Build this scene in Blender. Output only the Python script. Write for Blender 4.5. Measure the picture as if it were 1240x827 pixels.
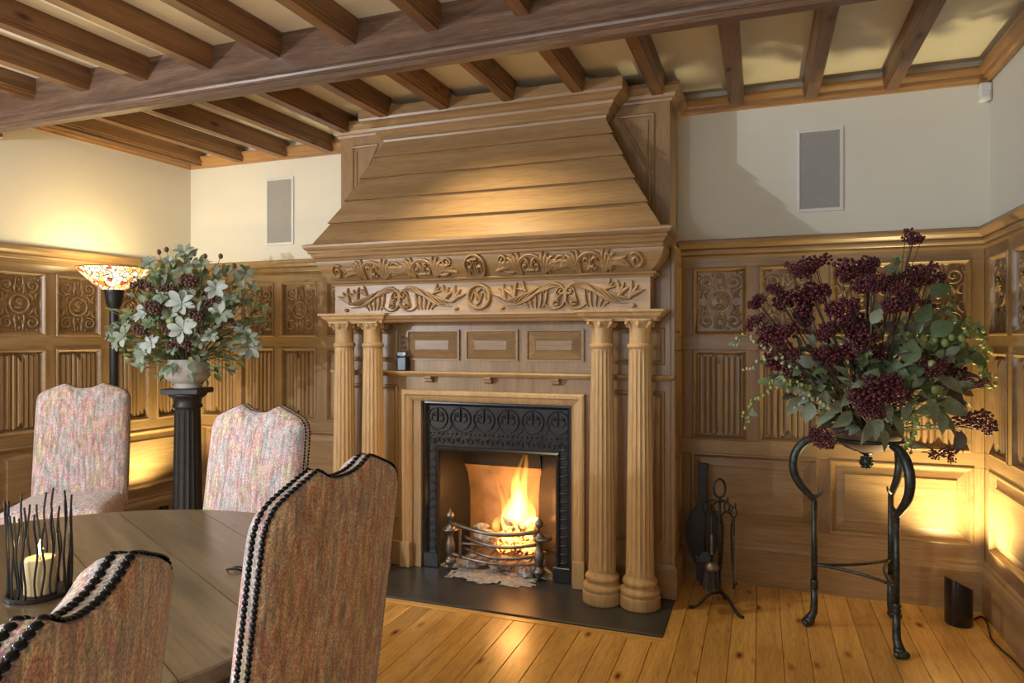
import bpy, math, random
from mathutils import Vector, Matrix, noise
PI = math.pi
sin, cos = math.sin, math.cos
random.seed(7)
R = random.Random(11)
for o in list(bpy.data.objects): bpy.data.objects.remove(o)
SC = bpy.context.scene
COL = SC.collection

# ------------------------------------------------------------------ camera
cd = bpy.data.cameras.new('camera'); cam = bpy.data.objects.new('camera', cd); COL.objects.link(cam)
cam.location = (0, 0, 1.4); cam.rotation_euler = (PI/2, 0, math.radians(20))
cd.sensor_width = 36; cd.lens = 24; cd.shift_y = -0.0024; cd.clip_start = 0.02
SC.camera = cam
# ------------------------------------------------------------------ world and exposure
w = bpy.data.worlds.new('sky'); SC.world = w; w.use_nodes = True
w.node_tree.nodes['Background'].inputs[0].default_value = (0.55, 0.68, 0.9, 1)
w.node_tree.nodes['Background'].inputs[1].default_value = 0.4
SC.view_settings.view_transform = 'Standard'; SC.view_settings.look = 'None'
SC.view_settings.exposure = 0.0; SC.view_settings.gamma = 1; SC.view_settings.use_curve_mapping = False
# ------------------------------------------------------------------ large lights
def lamp(name, kind, loc, energy, color, size=0.1, aim=None, **k):
    l = bpy.data.lights.new(name, kind); l.energy = energy; l.color = color
    if kind == 'AREA':
        l.shape = 'RECTANGLE'; l.size = size[0]; l.size_y = size[1]
    else: l.shadow_soft_size = size
    for a, b in k.items(): setattr(l, a, b)
    o = bpy.data.objects.new(name, l); COL.objects.link(o); o.location = loc
    if aim is not None: o.rotation_euler = (Vector(aim)-Vector(loc)).to_track_quat('-Z', 'Y').to_euler()
    return o
COOL = (0.66, 0.82, 1.0); WARM = (1.0, 0.79, 0.38)
lamp('window_daylight', 'AREA', (-4.46, -0.25, 1.6), 50, COOL, (1.5, 1.3), aim=(0, -0.1, 1.5))
lamp('window_daylight', 'AREA', (-1.6, -2.40, 1.6), 40, COOL, (2.2, 1.3), aim=(-1.6, 0, 1.5))
lamp('unseen_side_light', 'POINT', (-3.95, 0.10, 1.85), 190, (0.92, 0.95, 1.0), 0.03)  # added unseen cool source casting the sharp hood shadow; no fixture
lamp('unseen_rear_light', 'POINT', (-1.35, -.55, 1.72), 36, (1.0, .90, .74), .04)  # added unseen warm source behind the camera for the bouquet shadow; no fixture

# ------------------------------------------------------------------ mesh builder
class MB:
    def __init__(s): s.v = []; s.f = []
    def add(s, vs, fs):
        b = len(s.v); s.v += [tuple(p) for p in vs]; s.f += [tuple(i+b for i in q) for q in fs]
        return s
    def box(s, x0, x1, y0, y1, z0, z1, c=0.0):
        if c <= 0:
            vs = [(x, y, z) for z in (z0, z1) for y in (y0, y1) for x in (x0, x1)]
            return s.add(vs, [(0,2,3,1),(4,5,7,6),(0,1,5,4),(2,6,7,3),(0,4,6,2),(1,3,7,5)])
        X, Y, Z = (x0, x1), (y0, y1), (z0, z1)
        vs = []; idx = {}
        for i in (0,1):
            for j in (0,1):
                for k in (0,1):
                    sx = c if i == 0 else -c; sy = c if j == 0 else -c; sz = c if k == 0 else -c
                    idx[i,j,k] = len(vs)
                    vs += [(X[i], Y[j]+sy, Z[k]+sz), (X[i]+sx, Y[j], Z[k]+sz), (X[i]+sx, Y[j]+sy, Z[k])]
        fs = []
        g = lambda i,j,k,a: idx[i,j,k]+a
        for i in (0,1): q = (g(i,0,0,0),g(i,1,0,0),g(i,1,1,0),g(i,0,1,0)); fs.append(q if i else q[::-1])
        for j in (0,1): q = (g(0,j,0,1),g(1,j,0,1),g(1,j,1,1),g(0,j,1,1)); fs.append(q if not j else q[::-1])
        for k in (0,1): q = (g(0,0,k,2),g(1,0,k,2),g(1,1,k,2),g(0,1,k,2)); fs.append(q if k else q[::-1])
        for a in (0,1):
            for b in (0,1):
                fs += [(g(a,b,0,0),g(a,b,1,0),g(a,b,1,1),g(a,b,0,1)), (g(a,0,b,0),g(a,1,b,0),g(a,1,b,2),g(a,0,b,2)), (g(0,a,b,1),g(1,a,b,1),g(1,a,b,2),g(0,a,b,2))]
        for q in idx.values(): fs.append((q, q+1, q+2))
        return s.add(vs, fs)
    def lathe(s, prof, c=(0,0,0), seg=20, flute=None, cap=True):
        vs = []; n = len(prof)
        for r, z in prof:
            for i in range(seg):
                a = 2*PI*i/seg; rr = r if flute is None else flute(r, z, a)
                vs.append((c[0]+rr*cos(a), c[1]+rr*sin(a), c[2]+z))
        fs = [(j*seg+i, j*seg+(i+1) % seg, (j+1)*seg+(i+1) % seg, (j+1)*seg+i) for j in range(n-1) for i in range(seg)]
        if cap: fs += [tuple(range(seg))[::-1], tuple((n-1)*seg+i for i in range(seg))]
        return s.add(vs, fs)
    def tube(s, pts, r, seg=8, cap=True, closed=False):
        P = [Vector(p) for p in pts]; n = len(P)
        rr = r if isinstance(r, (list, tuple)) else [r]*n
        up = None; vs = []
        for i in range(n):
            if closed: d = P[(i+1) % n]-P[i-1]
            else: d = P[min(i+1, n-1)]-P[max(i-1, 0)]
            if d.length < 1e-9: d = Vector((0,0,1))
            d.normalize()
            if up is None: up = Vector((0,0,1)) if abs(d.z) < .9 else Vector((1,0,0))
            a = d.cross(up)
            if a.length < 1e-6: a = d.orthogonal()
            a.normalize(); up = a.cross(d).normalized()
            for k in range(seg):
                t = 2*PI*k/seg; vs.append(P[i]+(a*cos(t)+up*sin(t))*rr[i])
        m = n if closed else n-1
        fs = [(i*seg+k, ((i+1) % n)*seg+k, ((i+1) % n)*seg+(k+1) % seg, i*seg+(k+1) % seg) for i in range(m) for k in range(seg)]
        if cap and not closed: fs += [tuple(range(seg)), tuple((n-1)*seg+k for k in range(seg))[::-1]]
        return s.add(vs, fs)
    def sphere(s, c, r, seg=8, rings=5, sq=(1,1,1)):
        prof = [(max(1e-4, sin(PI*i/rings)), -cos(PI*i/rings)) for i in range(rings+1)]
        vs = []
        for a, z in prof:
            for i in range(seg):
                t = 2*PI*i/seg; vs.append((c[0]+r*sq[0]*a*cos(t), c[1]+r*sq[1]*a*sin(t), c[2]+r*sq[2]*z))
        n = rings+1
        return s.add(vs, [(j*seg+i, j*seg+(i+1) % seg, (j+1)*seg+(i+1) % seg, (j+1)*seg+i) for j in range(n-1) for i in range(seg)])
    def prism(s, poly, M, a, b):
        # polygon (p,q) extruded along the third coordinate of M(p,q,t)
        n = len(poly)
        vs = [M(p, q, a) for p, q in poly]+[M(p, q, b) for p, q in poly]
        fs = [(i, (i+1) % n, n+(i+1) % n, n+i) for i in range(n)]+[tuple(range(n))[::-1], tuple(range(n, 2*n))]
        return s.add(vs, fs)
    def stroke(s, pts, w, h, M, taper=(.4,.4), base=0.0):
        n = len(pts)
        if n < 2: return s
        vs = []; fs = []
        for i in range(n):
            a = pts[max(i-1, 0)]; b = pts[min(i+1, n-1)]
            dx, dy = b[0]-a[0], b[1]-a[1]; L = math.hypot(dx, dy) or 1; nx, ny = -dy/L, dx/L
            t = i/(n-1); k = taper[0]+(1-taper[0])*min(1, t/.4) if t < .4 else 1.0
            if t > .6: k = min(k, taper[1]+(1-taper[1])*min(1, (1-t)/.4))
            for q, hh in ((-1,0),(-.62,.8),(0,1),(.62,.8),(1,0)):
                vs.append(M(pts[i][0]+nx*w*k*q, pts[i][1]+ny*w*k*q, base+h*hh*(.5+.5*k)))
        for i in range(n-1):
            for q in range(4): fs.append((i*5+q, i*5+q+1, (i+1)*5+q+1, (i+1)*5+q))
        return s.add(vs, fs)
    def dome(s, u, v, ru, rv, h, M, seg=12, base=0.0, flat=False):
        vs = [M(u, v, base+h)]; fs = []
        rs = ((.5,.87),(.85,.5),(1,0)) if not flat else ((.92,1),(1,.8),(1,0))
        for k, (a, b) in enumerate(rs):
            for i in range(seg):
                t = 2*PI*i/seg; vs.append(M(u+ru*a*cos(t), v+rv*a*sin(t), base+h*b))
        for i in range(seg): fs.append((0, 1+i, 1+(i+1) % seg))
        for k in range(2):
            for i in range(seg): fs.append((1+k*seg+i, 1+(k+1)*seg+i, 1+(k+1)*seg+(i+1) % seg, 1+k*seg+(i+1) % seg))
        return s.add(vs, fs)
    def frame(s, u0, u1, v0, v1, prof, M):
        # mitred picture-frame moulding; prof = [(inset, height)]
        vs = []
        for d, h in prof: vs += [M(u0+d, v0+d, h), M(u1-d, v0+d, h), M(u1-d, v1-d, h), M(u0+d, v1-d, h)]
        fs = [(k*4+i, k*4+(i+1) % 4, (k+1)*4+(i+1) % 4, (k+1)*4+i) for k in range(len(prof)-1) for i in range(4)]
        return s.add(vs, fs)
    def ucorn(s, cx, hw, yf, yb, prof, side=True):
        # moulding wrapped round front and two sides; prof = [(out, z)] from back-bottom to back-top
        vs = []
        for o_, z in prof:
            e = o_ if side else 0
            vs += [(cx-hw-e, yb, z), (cx-hw-e, yf-o_, z), (cx+hw+e, yf-o_, z), (cx+hw+e, yb, z)]
        n = len(prof)
        fs = [(k*4+i, k*4+i+1, (k+1)*4+i+1, (k+1)*4+i) for k in range(n-1) for i in range(3)]
        fs += [(0,3,2,1), tuple((n-1)*4+i for i in range(4))]
        fs += [tuple(k*4 for k in range(n))[::-1], tuple(k*4+3 for k in range(n))]
        return s.add(vs, fs)
    def xf(s, m):
        s.v = [tuple(m @ Vector(p)) for p in s.v]; return s
    def mesh(s, name, smooth=False):
        me = bpy.data.meshes.new(name); me.from_pydata(s.v, [], s.f); me.update()
        if smooth:
            me.polygons.foreach_set('use_smooth', [True]*len(me.polygons))
        return me

def fixnormals(me):
    import bmesh
    bm = bmesh.new(); bm.from_mesh(me); bmesh.ops.recalc_face_normals(bm, faces=bm.faces); bm.to_mesh(me); bm.free()

def wpos(o):
    p = Vector(o.location)
    while o.parent: o = o.parent; p = p+Vector(o.location)
    return p
def link(name, me, mat, parent=None, loc=(0,0,0)):
    o = bpy.data.objects.new(name, me); COL.objects.link(o); o.location = loc
    if mat is not None and len(me.materials) == 0: me.materials.append(mat)
    if parent is not None: o.parent = parent
    return o
def part(name, mb, mat, parent=None, smooth=False, angle=None):
    """mesh given in world coordinates; the object's origin sits at its parent's origin"""
    if parent is not None:
        p = wpos(parent); mb.v = [(a-p.x, b-p.y, c-p.z) for a, b, c in mb.v]
    me = mb.mesh(name, smooth); fixnormals(me)
    if angle is not None: me.set_sharp_from_angle(angle=math.radians(angle))
    return link(name, me, mat, parent)
def tag(o, label=None, cat=None, group=None, kind=None):
    if label: o['label'] = label
    if cat: o['category'] = cat
    if group: o['group'] = group
    if kind: o['kind'] = kind
    return o
def thing(name, label, cat, loc=(0,0,0), rz=0, group=None):
    o = bpy.data.objects.new(name, None); COL.objects.link(o); o.location = loc; o.rotation_euler = (0, 0, rz)
    o.empty_display_size = .1
    return tag(o, label, cat, group)
def copy_tree(o, parent=None):
    c = o.copy(); COL.objects.link(c); c.parent = parent
    for ch in list(o.children): copy_tree(ch, c)
    return c

# ------------------------------------------------------------------ materials
def newmat(name):
    m = bpy.data.materials.new(name); m.use_nodes = True; nt = m.node_tree
    return m, nt, nt.nodes, nt.links, nt.nodes['Principled BSDF']
def ramp(N, cols):
    r = N.new('ShaderNodeValToRGB'); e = r.color_ramp.elements
    while len(e) < len(cols): e.new(.5)
    for k, (p, c) in enumerate(cols): e[k].position = p; e[k].color = (*c, 1)
    return r
def wood(name, cols, axis='z', scale=9.0, rough=.36, fine=.24, knots=0.0, bump=.05, vary=.10, coat=0.0, ring=1.5):
    m, nt, N, L, B = newmat(name)
    tc = N.new('ShaderNodeTexCoord'); oi = N.new('ShaderNodeObjectInfo')
    off = N.new('ShaderNodeVectorMath'); off.operation = 'MULTIPLY_ADD'
    cmb = N.new('ShaderNodeCombineXYZ')
    for i in range(3): L.new(oi.outputs['Random'], cmb.inputs[i])
    L.new(cmb.outputs[0], off.inputs[0]); off.inputs[1].default_value = (17, 23, 31); L.new(tc.outputs['Object'], off.inputs[2])
    mp = N.new('ShaderNodeMapping'); L.new(off.outputs[0], mp.inputs[0])
    a = 'xyz'.index(axis); sc = [1, 1, 1]; sc[a] = .07; mp.inputs['Scale'].default_value = sc
    n1 = N.new('ShaderNodeTexNoise'); n1.inputs['Scale'].default_value = scale; n1.inputs['Detail'].default_value = 5; n1.inputs['Distortion'].default_value = ring
    L.new(mp.outputs[0], n1.inputs['Vector'])
    n2 = N.new('ShaderNodeTexNoise'); n2.inputs['Scale'].default_value = scale*16; n2.inputs['Detail'].default_value = 3
    L.new(mp.outputs[0], n2.inputs['Vector'])
    r = ramp(N, cols); L.new(n1.outputs['Fac'], r.inputs[0])
    mx = N.new('ShaderNodeMix'); mx.data_type = 'RGBA'; mx.blend_type = 'MULTIPLY'
    r2 = ramp(N, [(.3, (1-fine,)*3), (.6, (1.08,)*3)]); L.new(n2.outputs['Fac'], r2.inputs[0])
    mx.inputs['Factor'].default_value = .8; L.new(r.outputs[0], mx.inputs['A']); L.new(r2.outputs[0], mx.inputs['B'])
    col = mx.outputs['Result']
    if knots > 0:
        mp2 = N.new('ShaderNodeMapping'); L.new(off.outputs[0], mp2.inputs[0])
        sk = [1, 1, 1]; sk[a] = .42; mp2.inputs['Scale'].default_value = sk
        vo = N.new('ShaderNodeTexVoronoi'); vo.inputs['Scale'].default_value = 8.5; L.new(mp2.outputs[0], vo.inputs['Vector'])
        rk = ramp(N, [(0.0, (.10,.035,.012)), (knots*.5, (.16,.06,.02)), (knots, (.62,.45,.3)), (knots*1.9, (1,1,1))])
        L.new(vo.outputs['Distance'], rk.inputs[0])
        m2 = N.new('ShaderNodeMix'); m2.data_type = 'RGBA'; m2.blend_type = 'MULTIPLY'; m2.inputs['Factor'].default_value = 1
        L.new(col, m2.inputs['A']); L.new(rk.outputs[0], m2.inputs['B']); col = m2.outputs['Result']
    hv = N.new('ShaderNodeHueSaturation'); L.new(col, hv.inputs['Color'])
    mr = N.new('ShaderNodeMapRange'); mr.inputs['To Min'].default_value = 1-vary; mr.inputs['To Max'].default_value = 1+vary*.6
    L.new(oi.outputs['Random'], mr.inputs['Value']); L.new(mr.outputs[0], hv.inputs['Value'])
    L.new(hv.outputs[0], B.inputs['Base Color'])
    B.inputs['Roughness'].default_value = rough
    if coat: B.inputs['Coat Weight'].default_value = coat; B.inputs['Coat Roughness'].default_value = .18
    bp = N.new('ShaderNodeBump'); bp.inputs['Strength'].default_value = bump*.6; bp.inputs['Distance'].default_value = .004
    L.new(n2.outputs['Fac'], bp.inputs['Height']); L.new(bp.outputs[0], B.inputs['Normal'])
    return m
def plain(name, col, rough=.5, metal=0.0, nz=0.0, nscale=20.0, bump=0.0, col2=None, spec=None):
    m, nt, N, L, B = newmat(name)
    B.inputs['Roughness'].default_value = rough; B.inputs['Metallic'].default_value = metal
    if spec is not None: B.inputs['Specular IOR Level'].default_value = spec
    tc = N.new('ShaderNodeTexCoord'); n = N.new('ShaderNodeTexNoise'); n.inputs['Scale'].default_value = nscale; n.inputs['Detail'].default_value = 5
    L.new(tc.outputs['Object'], n.inputs['Vector'])
    c2 = col2 or tuple(x*(1-nz) for x in col)
    r = ramp(N, [(.3, c2), (.7, col)]); L.new(n.outputs['Fac'], r.inputs[0]); L.new(r.outputs[0], B.inputs['Base Color'])
    if bump:
        b = N.new('ShaderNodeBump'); b.inputs['Strength'].default_value = bump; b.inputs['Distance'].default_value = .004
        L.new(n.outputs['Fac'], b.inputs['Height']); L.new(b.outputs[0], B.inputs['Normal'])
    return m
def emit(name, col, strength):
    m, nt, N, L, B = newmat(name)
    B.inputs['Base Color'].default_value = (*col, 1); B.inputs['Emission Color'].default_value = (*col, 1); B.inputs['Emission Strength'].default_value = strength
    return m
OAK = [(.25, (.25,.148,.064)), (.5, (.33,.203,.094)), (.75, (.40,.256,.124))]
OAKP = [(.25, (.225,.134,.058)), (.5, (.30,.186,.085)), (.75, (.365,.236,.114))]
PALE = [(.25, (.42,.26,.115)), (.5, (.50,.325,.152)), (.75, (.57,.39,.20))]
DARK = [(.25, (.105,.048,.018)), (.5, (.20,.098,.038)), (.75, (.30,.155,.062))]
BEAM = [(.25, (.080,.045,.028)), (.5, (.155,.090,.058)), (.75, (.25,.155,.102))]
PINE = [(.2, (.42,.215,.055)), (.5, (.60,.345,.095)), (.8, (.72,.44,.14))]
M = {}
for a in 'xyz':
    M['oak_'+a] = wood('oak_'+a, OAK, a)
    M['pan_'+a] = wood('panel_oak_'+a, OAKP, a)
    M['dark_'+a] = wood('dark_pine_'+a, DARK, a, knots=.10, rough=.45)
M['trim_x'] = wood('trim_pine', [(.25, (.19,.092,.032)), (.5, (.33,.17,.062)), (.75, (.44,.245,.098))], 'x', knots=.08)
M['trim_y'] = wood('trim_pine_y', [(.25, (.19,.092,.032)), (.5, (.33,.17,.062)), (.75, (.44,.245,.098))], 'y', knots=.08)
M['pale_z'] = wood('pale_oak', PALE, 'z', rough=.5)
M['beam'] = wood('beam_oak', BEAM, 'x', scale=12, rough=.38, coat=.2, bump=.2, fine=.45)
M['floor'] = wood('pine_floor', PINE, 'y', scale=11, rough=.33, knots=.10, vary=.16, coat=.25, fine=.3)
M['border'] = wood('pine_border', PINE, 'x', scale=11, rough=.33, vary=.1, coat=.25)
M['table'] = wood('table_wood', [(.25, (.075,.047,.023)), (.5, (.150,.098,.050)), (.75, (.225,.157,.085))], 'x', scale=7, rough=.30, knots=.07, coat=.35, vary=.3)
M['table_y'] = wood('table_wood_y', [(.25, (.075,.047,.023)), (.5, (.150,.098,.050)), (.75, (.225,.157,.085))], 'y', scale=7, rough=.30, coat=.35, vary=.3)
M['plaster'] = plain('plaster', (.75,.73,.635), .9, nz=.04, nscale=3, bump=.04)
M['ceil'] = plain('ceiling_plaster', (.82,.78,.64), .9, nz=.04, nscale=3, bump=.03)
M['slate'] = plain('slate_hearth', (.055,.056,.058), .35, nz=.35, nscale=6, bump=.05)
M['iron'] = plain('cast_iron', (.042,.043,.047), .30, .45, nz=.3, nscale=12)
M['iron2'] = plain('forged_iron', (.028,.024,.022), .42, .5, nz=.4, nscale=40, bump=.2)
M['steel'] = plain('worn_steel', (.30,.26,.23), .42, .9, nz=.5, nscale=30)
M['bronze'] = plain('bronze_patina', (.035,.037,.036), .4, .7, nscale=60, bump=.25, col2=(.075,.085,.083))
M['black'] = plain('black_paint', (.018,.018,.020), .42, nz=.3)
M['blackgloss'] = plain('black_plastic', (.012,.010,.010), .22, nz=.2)
M['ped'] = plain('ebonised_wood', (.028,.027,.027), .45, nz=.4, nscale=30)
M['firebrick'] = plain('fireclay', (.40,.24,.115), .9, nz=.55, nscale=7, bump=.2)
M['ash'] = plain('ash', (.52,.50,.47), 1, nz=.5, nscale=50, bump=.6)
M['charcoal'] = plain('charcoal', (.06,.056,.052), .95, nscale=30, bump=.8, col2=(.55,.53,.50))
M['stonevase'] = plain('weathered_stone', (.56,.53,.49), .85, nscale=16, bump=.35, col2=(.34,.31,.28))
M['claybowl'] = plain('brown_clay', (.19,.12,.085), .8, nz=.4, nscale=20, bump=.3)
M['leafgrey'] = plain('felted_leaf', (.33,.38,.30), .8, nscale=24, bump=.15, col2=(.19,.245,.18))
M['leafpale'] = plain('pale_felted_leaf', (.50,.55,.52), .8, nscale=24, bump=.15, col2=(.34,.40,.37))
M['leafgreen'] = plain('green_leaf', (.13,.19,.085), .55, nscale=14, col2=(.07,.12,.05))
M['leafyellow'] = plain('yellow_green_leaf', (.34,.35,.13), .6, nscale=14, col2=(.2,.24,.08))
M['leafsage'] = plain('sage_leaf', (.30,.34,.23), .6, nscale=14, col2=(.17,.22,.14))
M['leafred'] = plain('bronze_leaf', (.12,.065,.07), .6, nscale=14, col2=(.09,.10,.06))
M['berry'] = plain('burgundy_berry', (.14,.020,.036), .42, nscale=7, col2=(.050,.010,.018))
M['berrybrown'] = plain('dried_berry', (.16,.075,.06), .6, nscale=40, col2=(.07,.03,.028))
M['berrygreen'] = plain('green_berry', (.34,.40,.14), .45, nscale=40, col2=(.22,.30,.10))
M['berrypale'] = plain('pale_berry', (.52,.54,.36), .5, nscale=40, col2=(.34,.40,.2))
M['stem'] = plain('brown_stem', (.10,.06,.035), .7, nz=.4)
M['stemg'] = plain('green_stem', (.17,.20,.08), .7, nz=.4)
M['wax'] = plain('candle_wax', (.85,.66,.36), .5, nz=.1)
M['grille'] = plain('speaker_grille', (.40,.395,.37), .7, nscale=400, col2=(.25,.25,.24))
M['whiteplastic'] = plain('white_plastic', (.74,.74,.72), .45, nz=.03)
M['nail'] = plain('dark_nail', (.020,.020,.022), .24, .85, nz=.2)
M['brass'] = plain('brass', (.6,.42,.15), .3, .9, nz=.2)
M['leather'] = plain('dark_leather', (.02,.016,.013), .55, nz=.3)
M['bristle'] = plain('bristle', (.10,.095,.09), .9, nscale=200, bump=.5, col2=(.03,.03,.03))

def fabric(name, cols, dark=.55):
    m, nt, N, L, B = newmat(name)
    tc = N.new('ShaderNodeTexCoord'); oi = N.new('ShaderNodeObjectInfo')
    mp = N.new('ShaderNodeMapping'); mp.inputs['Scale'].default_value = (1, 1, .35); L.new(tc.outputs['Object'], mp.inputs[0])
    n1 = N.new('ShaderNodeTexNoise'); n1.inputs['Scale'].default_value = 15; n1.inputs['Detail'].default_value = 8; n1.inputs['Distortion'].default_value = .5; n1.inputs['Roughness'].default_value = .74
    L.new(mp.outputs[0], n1.inputs['Vector'])
    r1 = ramp(N, cols); L.new(n1.outputs['Fac'], r1.inputs[0])
    mp2 = N.new('ShaderNodeMapping'); mp2.inputs['Scale'].default_value = (1, 1, .10); L.new(tc.outputs['Object'], mp2.inputs[0])
    n2 = N.new('ShaderNodeTexNoise'); n2.inputs['Scale'].default_value = 70; n2.inputs['Detail'].default_value = 3; L.new(mp2.outputs[0], n2.inputs['Vector'])
    n3 = N.new('ShaderNodeTexNoise'); n3.inputs['Scale'].default_value = 260; n3.inputs['Detail'].default_value = 2; L.new(tc.outputs['Object'], n3.inputs['Vector'])
    r2 = ramp(N, [(.35, (dark,)*3), (.62, (1.15,)*3)]); L.new(n2.outputs['Fac'], r2.inputs[0])
    r3 = ramp(N, [(.38, (.55,.52,.52)), (.60, (1.4,1.38,1.36))]); L.new(n3.outputs['Fac'], r3.inputs[0])
    a = N.new('ShaderNodeMix'); a.data_type = 'RGBA'; a.blend_type = 'MULTIPLY'; a.inputs['Factor'].default_value = .85
    L.new(r1.outputs[0], a.inputs['A']); L.new(r2.outputs[0], a.inputs['B'])
    b = N.new('ShaderNodeMix'); b.data_type = 'RGBA'; b.blend_type = 'MULTIPLY'; b.inputs['Factor'].default_value = .85
    L.new(a.outputs['Result'], b.inputs['A']); L.new(r3.outputs[0], b.inputs['B'])
    L.new(b.outputs['Result'], B.inputs['Base Color']); B.inputs['Roughness'].default_value = .9
    B.inputs['Sheen Weight'].default_value = .3
    bp = N.new('ShaderNodeBump'); bp.inputs['Strength'].default_value = .5; bp.inputs['Distance'].default_value = .004
    L.new(n3.outputs['Fac'], bp.inputs['Height']); L.new(bp.outputs[0], B.inputs['Normal'])
    return m
M['fab'] = fabric('woven_fabric', [(.30, (.50,.41,.20)), (.40, (.64,.58,.48)), (.45, (.62,.52,.34)), (.485, (.60,.24,.33)), (.515, (.68,.63,.60)), (.56, (.40,.40,.41)), (.60, (.66,.60,.55)), (.64, (.56,.26,.33)), (.72, (.62,.54,.34))])
M['fab_shaded'] = fabric('woven_fabric_shaded', [(.30, (.50,.36,.12)), (.40, (.60,.42,.22)), (.46, (.50,.21,.13)), (.52, (.66,.47,.27)), (.57, (.42,.31,.22)), (.63, (.52,.20,.16)), (.72, (.56,.41,.15))])  # same weave as the front, with its warm shade put into the colours

# ------------------------------------------------------------------ room shell
def lpart(name, mb, mat, parent, smooth=False, loc=(0,0,0), angle=None):
    me = mb.mesh(name, smooth); fixnormals(me)
    if angle is not None: me.set_sharp_from_angle(angle=math.radians(angle))
    return link(name, me, mat, parent, loc)
CEIL = 2.845
LT = math.radians(85.06)                                   # the left wall splays a little
def lw(u, h=0.0, z=0.0):                                    # point on the left wall
    return Vector((-4.19+u*cos(LT)+h*sin(LT), 4.16+u*sin(LT)-h*cos(LT), z))
def wallobj(name, loc, rz, mb):
    me = mb.mesh(name); fixnormals(me); o = link(name, me, M['plaster'], None, loc); o.rotation_euler = (0,0,rz)
    return tag(o, kind='structure')
wb = wallobj('wall_back', (0, 4.16, 0), 0, MB().box(-4.6, -1.98, 0, .6, 0, CEIL).box(-.98, 1.3, 0, .6, 0, CEIL).box(-1.98, -.98, 0, .6, 1.1, CEIL).box(-1.98, -.98, .25, .6, 0, 1.1))
wr = wallobj('wall_right', (1.115, 4.16, 0), -PI/2, MB().box(0, 6.8, 0, .15, 0, CEIL))
# the left wall has a window beside the photographer
wl = wallobj('wall_left', (-4.19, 4.16, 0), LT, MB().box(-3.70, 0, 0, .15, 0, CEIL).box(-5.2, -3.70, 0, .15, 0, .95).box(-5.2, -3.70, 0, .15, 2.25, CEIL).box(-6.9, -5.2, 0, .15, 0, CEIL))
wf = wallobj('wall_front', (0, -2.6, 0), PI, MB().box(-1.3, .5, 0, .15, 0, CEIL).box(.5, 2.7, 0, .15, 0, .95).box(.5, 2.7, 0, .15, 2.25, CEIL).box(2.7, 5.1, 0, .15, 0, CEIL))
def window(n, parentloc, rz, u0, u1, z0, z1):
    fr = MB()
    fr.frame(u0, u1, z0, z1, [(0,0),(0,.03),(.05,.03),(.05,-.02)], lambda u, v, h: (u, -h, v))
    o = link('window_%d' % n, fr.mesh('window'), M['whiteplastic'], None, parentloc); o.rotation_euler = (0,0,rz); tag(o, kind='structure')
    k = 4
    for i in range(1, k):
        u = u0+(u1-u0)*i/k; lpart('glazing_bar', MB().box(u-.015, u+.015, -.02, .02, z0+.05, z1-.05), M['whiteplastic'], o)
    g, nt, N, L, B = newmat('window_glass'); B.inputs['Transmission Weight'].default_value = 1; B.inputs['Roughness'].default_value = 0; B.inputs['IOR'].default_value = 1.05
    lpart('pane', MB().box(u0+.04, u1-.04, .07, .075, z0+.04, z1-.04), g, o)
window(1, (-4.19, 4.16, 0), LT, -5.2, -3.7, .95, 2.25)
window(2, (0, -2.6, 0), PI, .5, 2.7, .95, 2.25)
tag(part('ceiling', MB().box(-5.2, 1.3, -2.8, 4.8, CEIL, CEIL+.06), M['ceil']), kind='structure')
ceiling = bpy.data.objects['ceiling']

# floor of pine boards running towards the fireplace wall
fl = tag(part('floor', MB().box(-5.2, 1.3, -2.8, 4.8, -.06, -.014), plain('subfloor', (.04,.025,.015), .9)), kind='structure')
bw = .1135; x = 1.115
HX0, HX1, HY = -2.55, -.43, 3.245
FR = random.Random(5)
bmesh_cache = {}
def board(x0, x1, y0, y1):
    lpart('floor_board', MB().box(x0-(x0+x1)/2, x1-(x0+x1)/2, 0, y1-y0, -.013, 0, .0016), M['floor'], fl, loc=((x0+x1)/2, y0, 0))
while x > -4.9:
    x0 = x-bw+.0022
    yend = 4.16
    if x0 > HX0-.06 and x < HX1+.02: yend = HY-.05
    y = -2.6; cuts = []
    if yend > 4:
        if FR.random() < .45: cuts = [FR.uniform(1.2, 3.4)]
    elif FR.random() < .3: cuts = [FR.uniform(.6, 2.4)]
    for c_ in cuts+[yend]:
        board(x0, x, y, c_-.0015); y = c_
    x -= bw
lpart('border_board', MB().box(HX0-.06, HX1+.05, HY-.048, HY-.002, -.013, .001, .002), M['border'], fl)

# ceiling joists
def joist(x0, y0, x1, y1, wdt=.084, mat=None):
    d = Vector((x1-x0, y1-y0, 0)); L_ = d.length; d.normalize(); n = Vector((d.y, -d.x, 0)); h = wdt/2; z = 2.73
    prof = [(-h, CEIL), (-h, z+.034), (-h+.006, z+.030), (-h+.006, z+.022), (-h+.013, z+.016), (-h+.013, z), (h-.013, z), (h-.013, z+.016), (h-.006, z+.022), (h-.006, z+.030), (h, z+.034), (h, CEIL)]
    mb = MB().prism(prof, lambda p, q, t: Vector((0, t, q))+Vector((p, 0, 0)), 0, L_)
    o = lpart('joist', mb, mat or M['dark_y'], ceiling, loc=(x0, y0, 0)); o.rotation_euler = (0, 0, math.atan2(-d.x, d.y))
def fan(x): return math.tan(math.radians(4.2*max(0, min(1.1, -x/3.6))))
k = 0; xr = .70
while xr > -4.2:
    xc = xr-.042; far = 4.12
    if -2.36 < xc < -.64: far = 3.60
    f_ = fan(xc)
    joist(xc-f_*(4.12-2.79), 2.79, xc-f_*(4.12-far), far)
    xr -= .394
xr = .78
while xr > -4.3:
    xc = xr-.042; f_ = fan(xc)
    joist(xc-f_*(2.66+2.5), -2.5, xc, 2.66)
    xr -= .414
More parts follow.
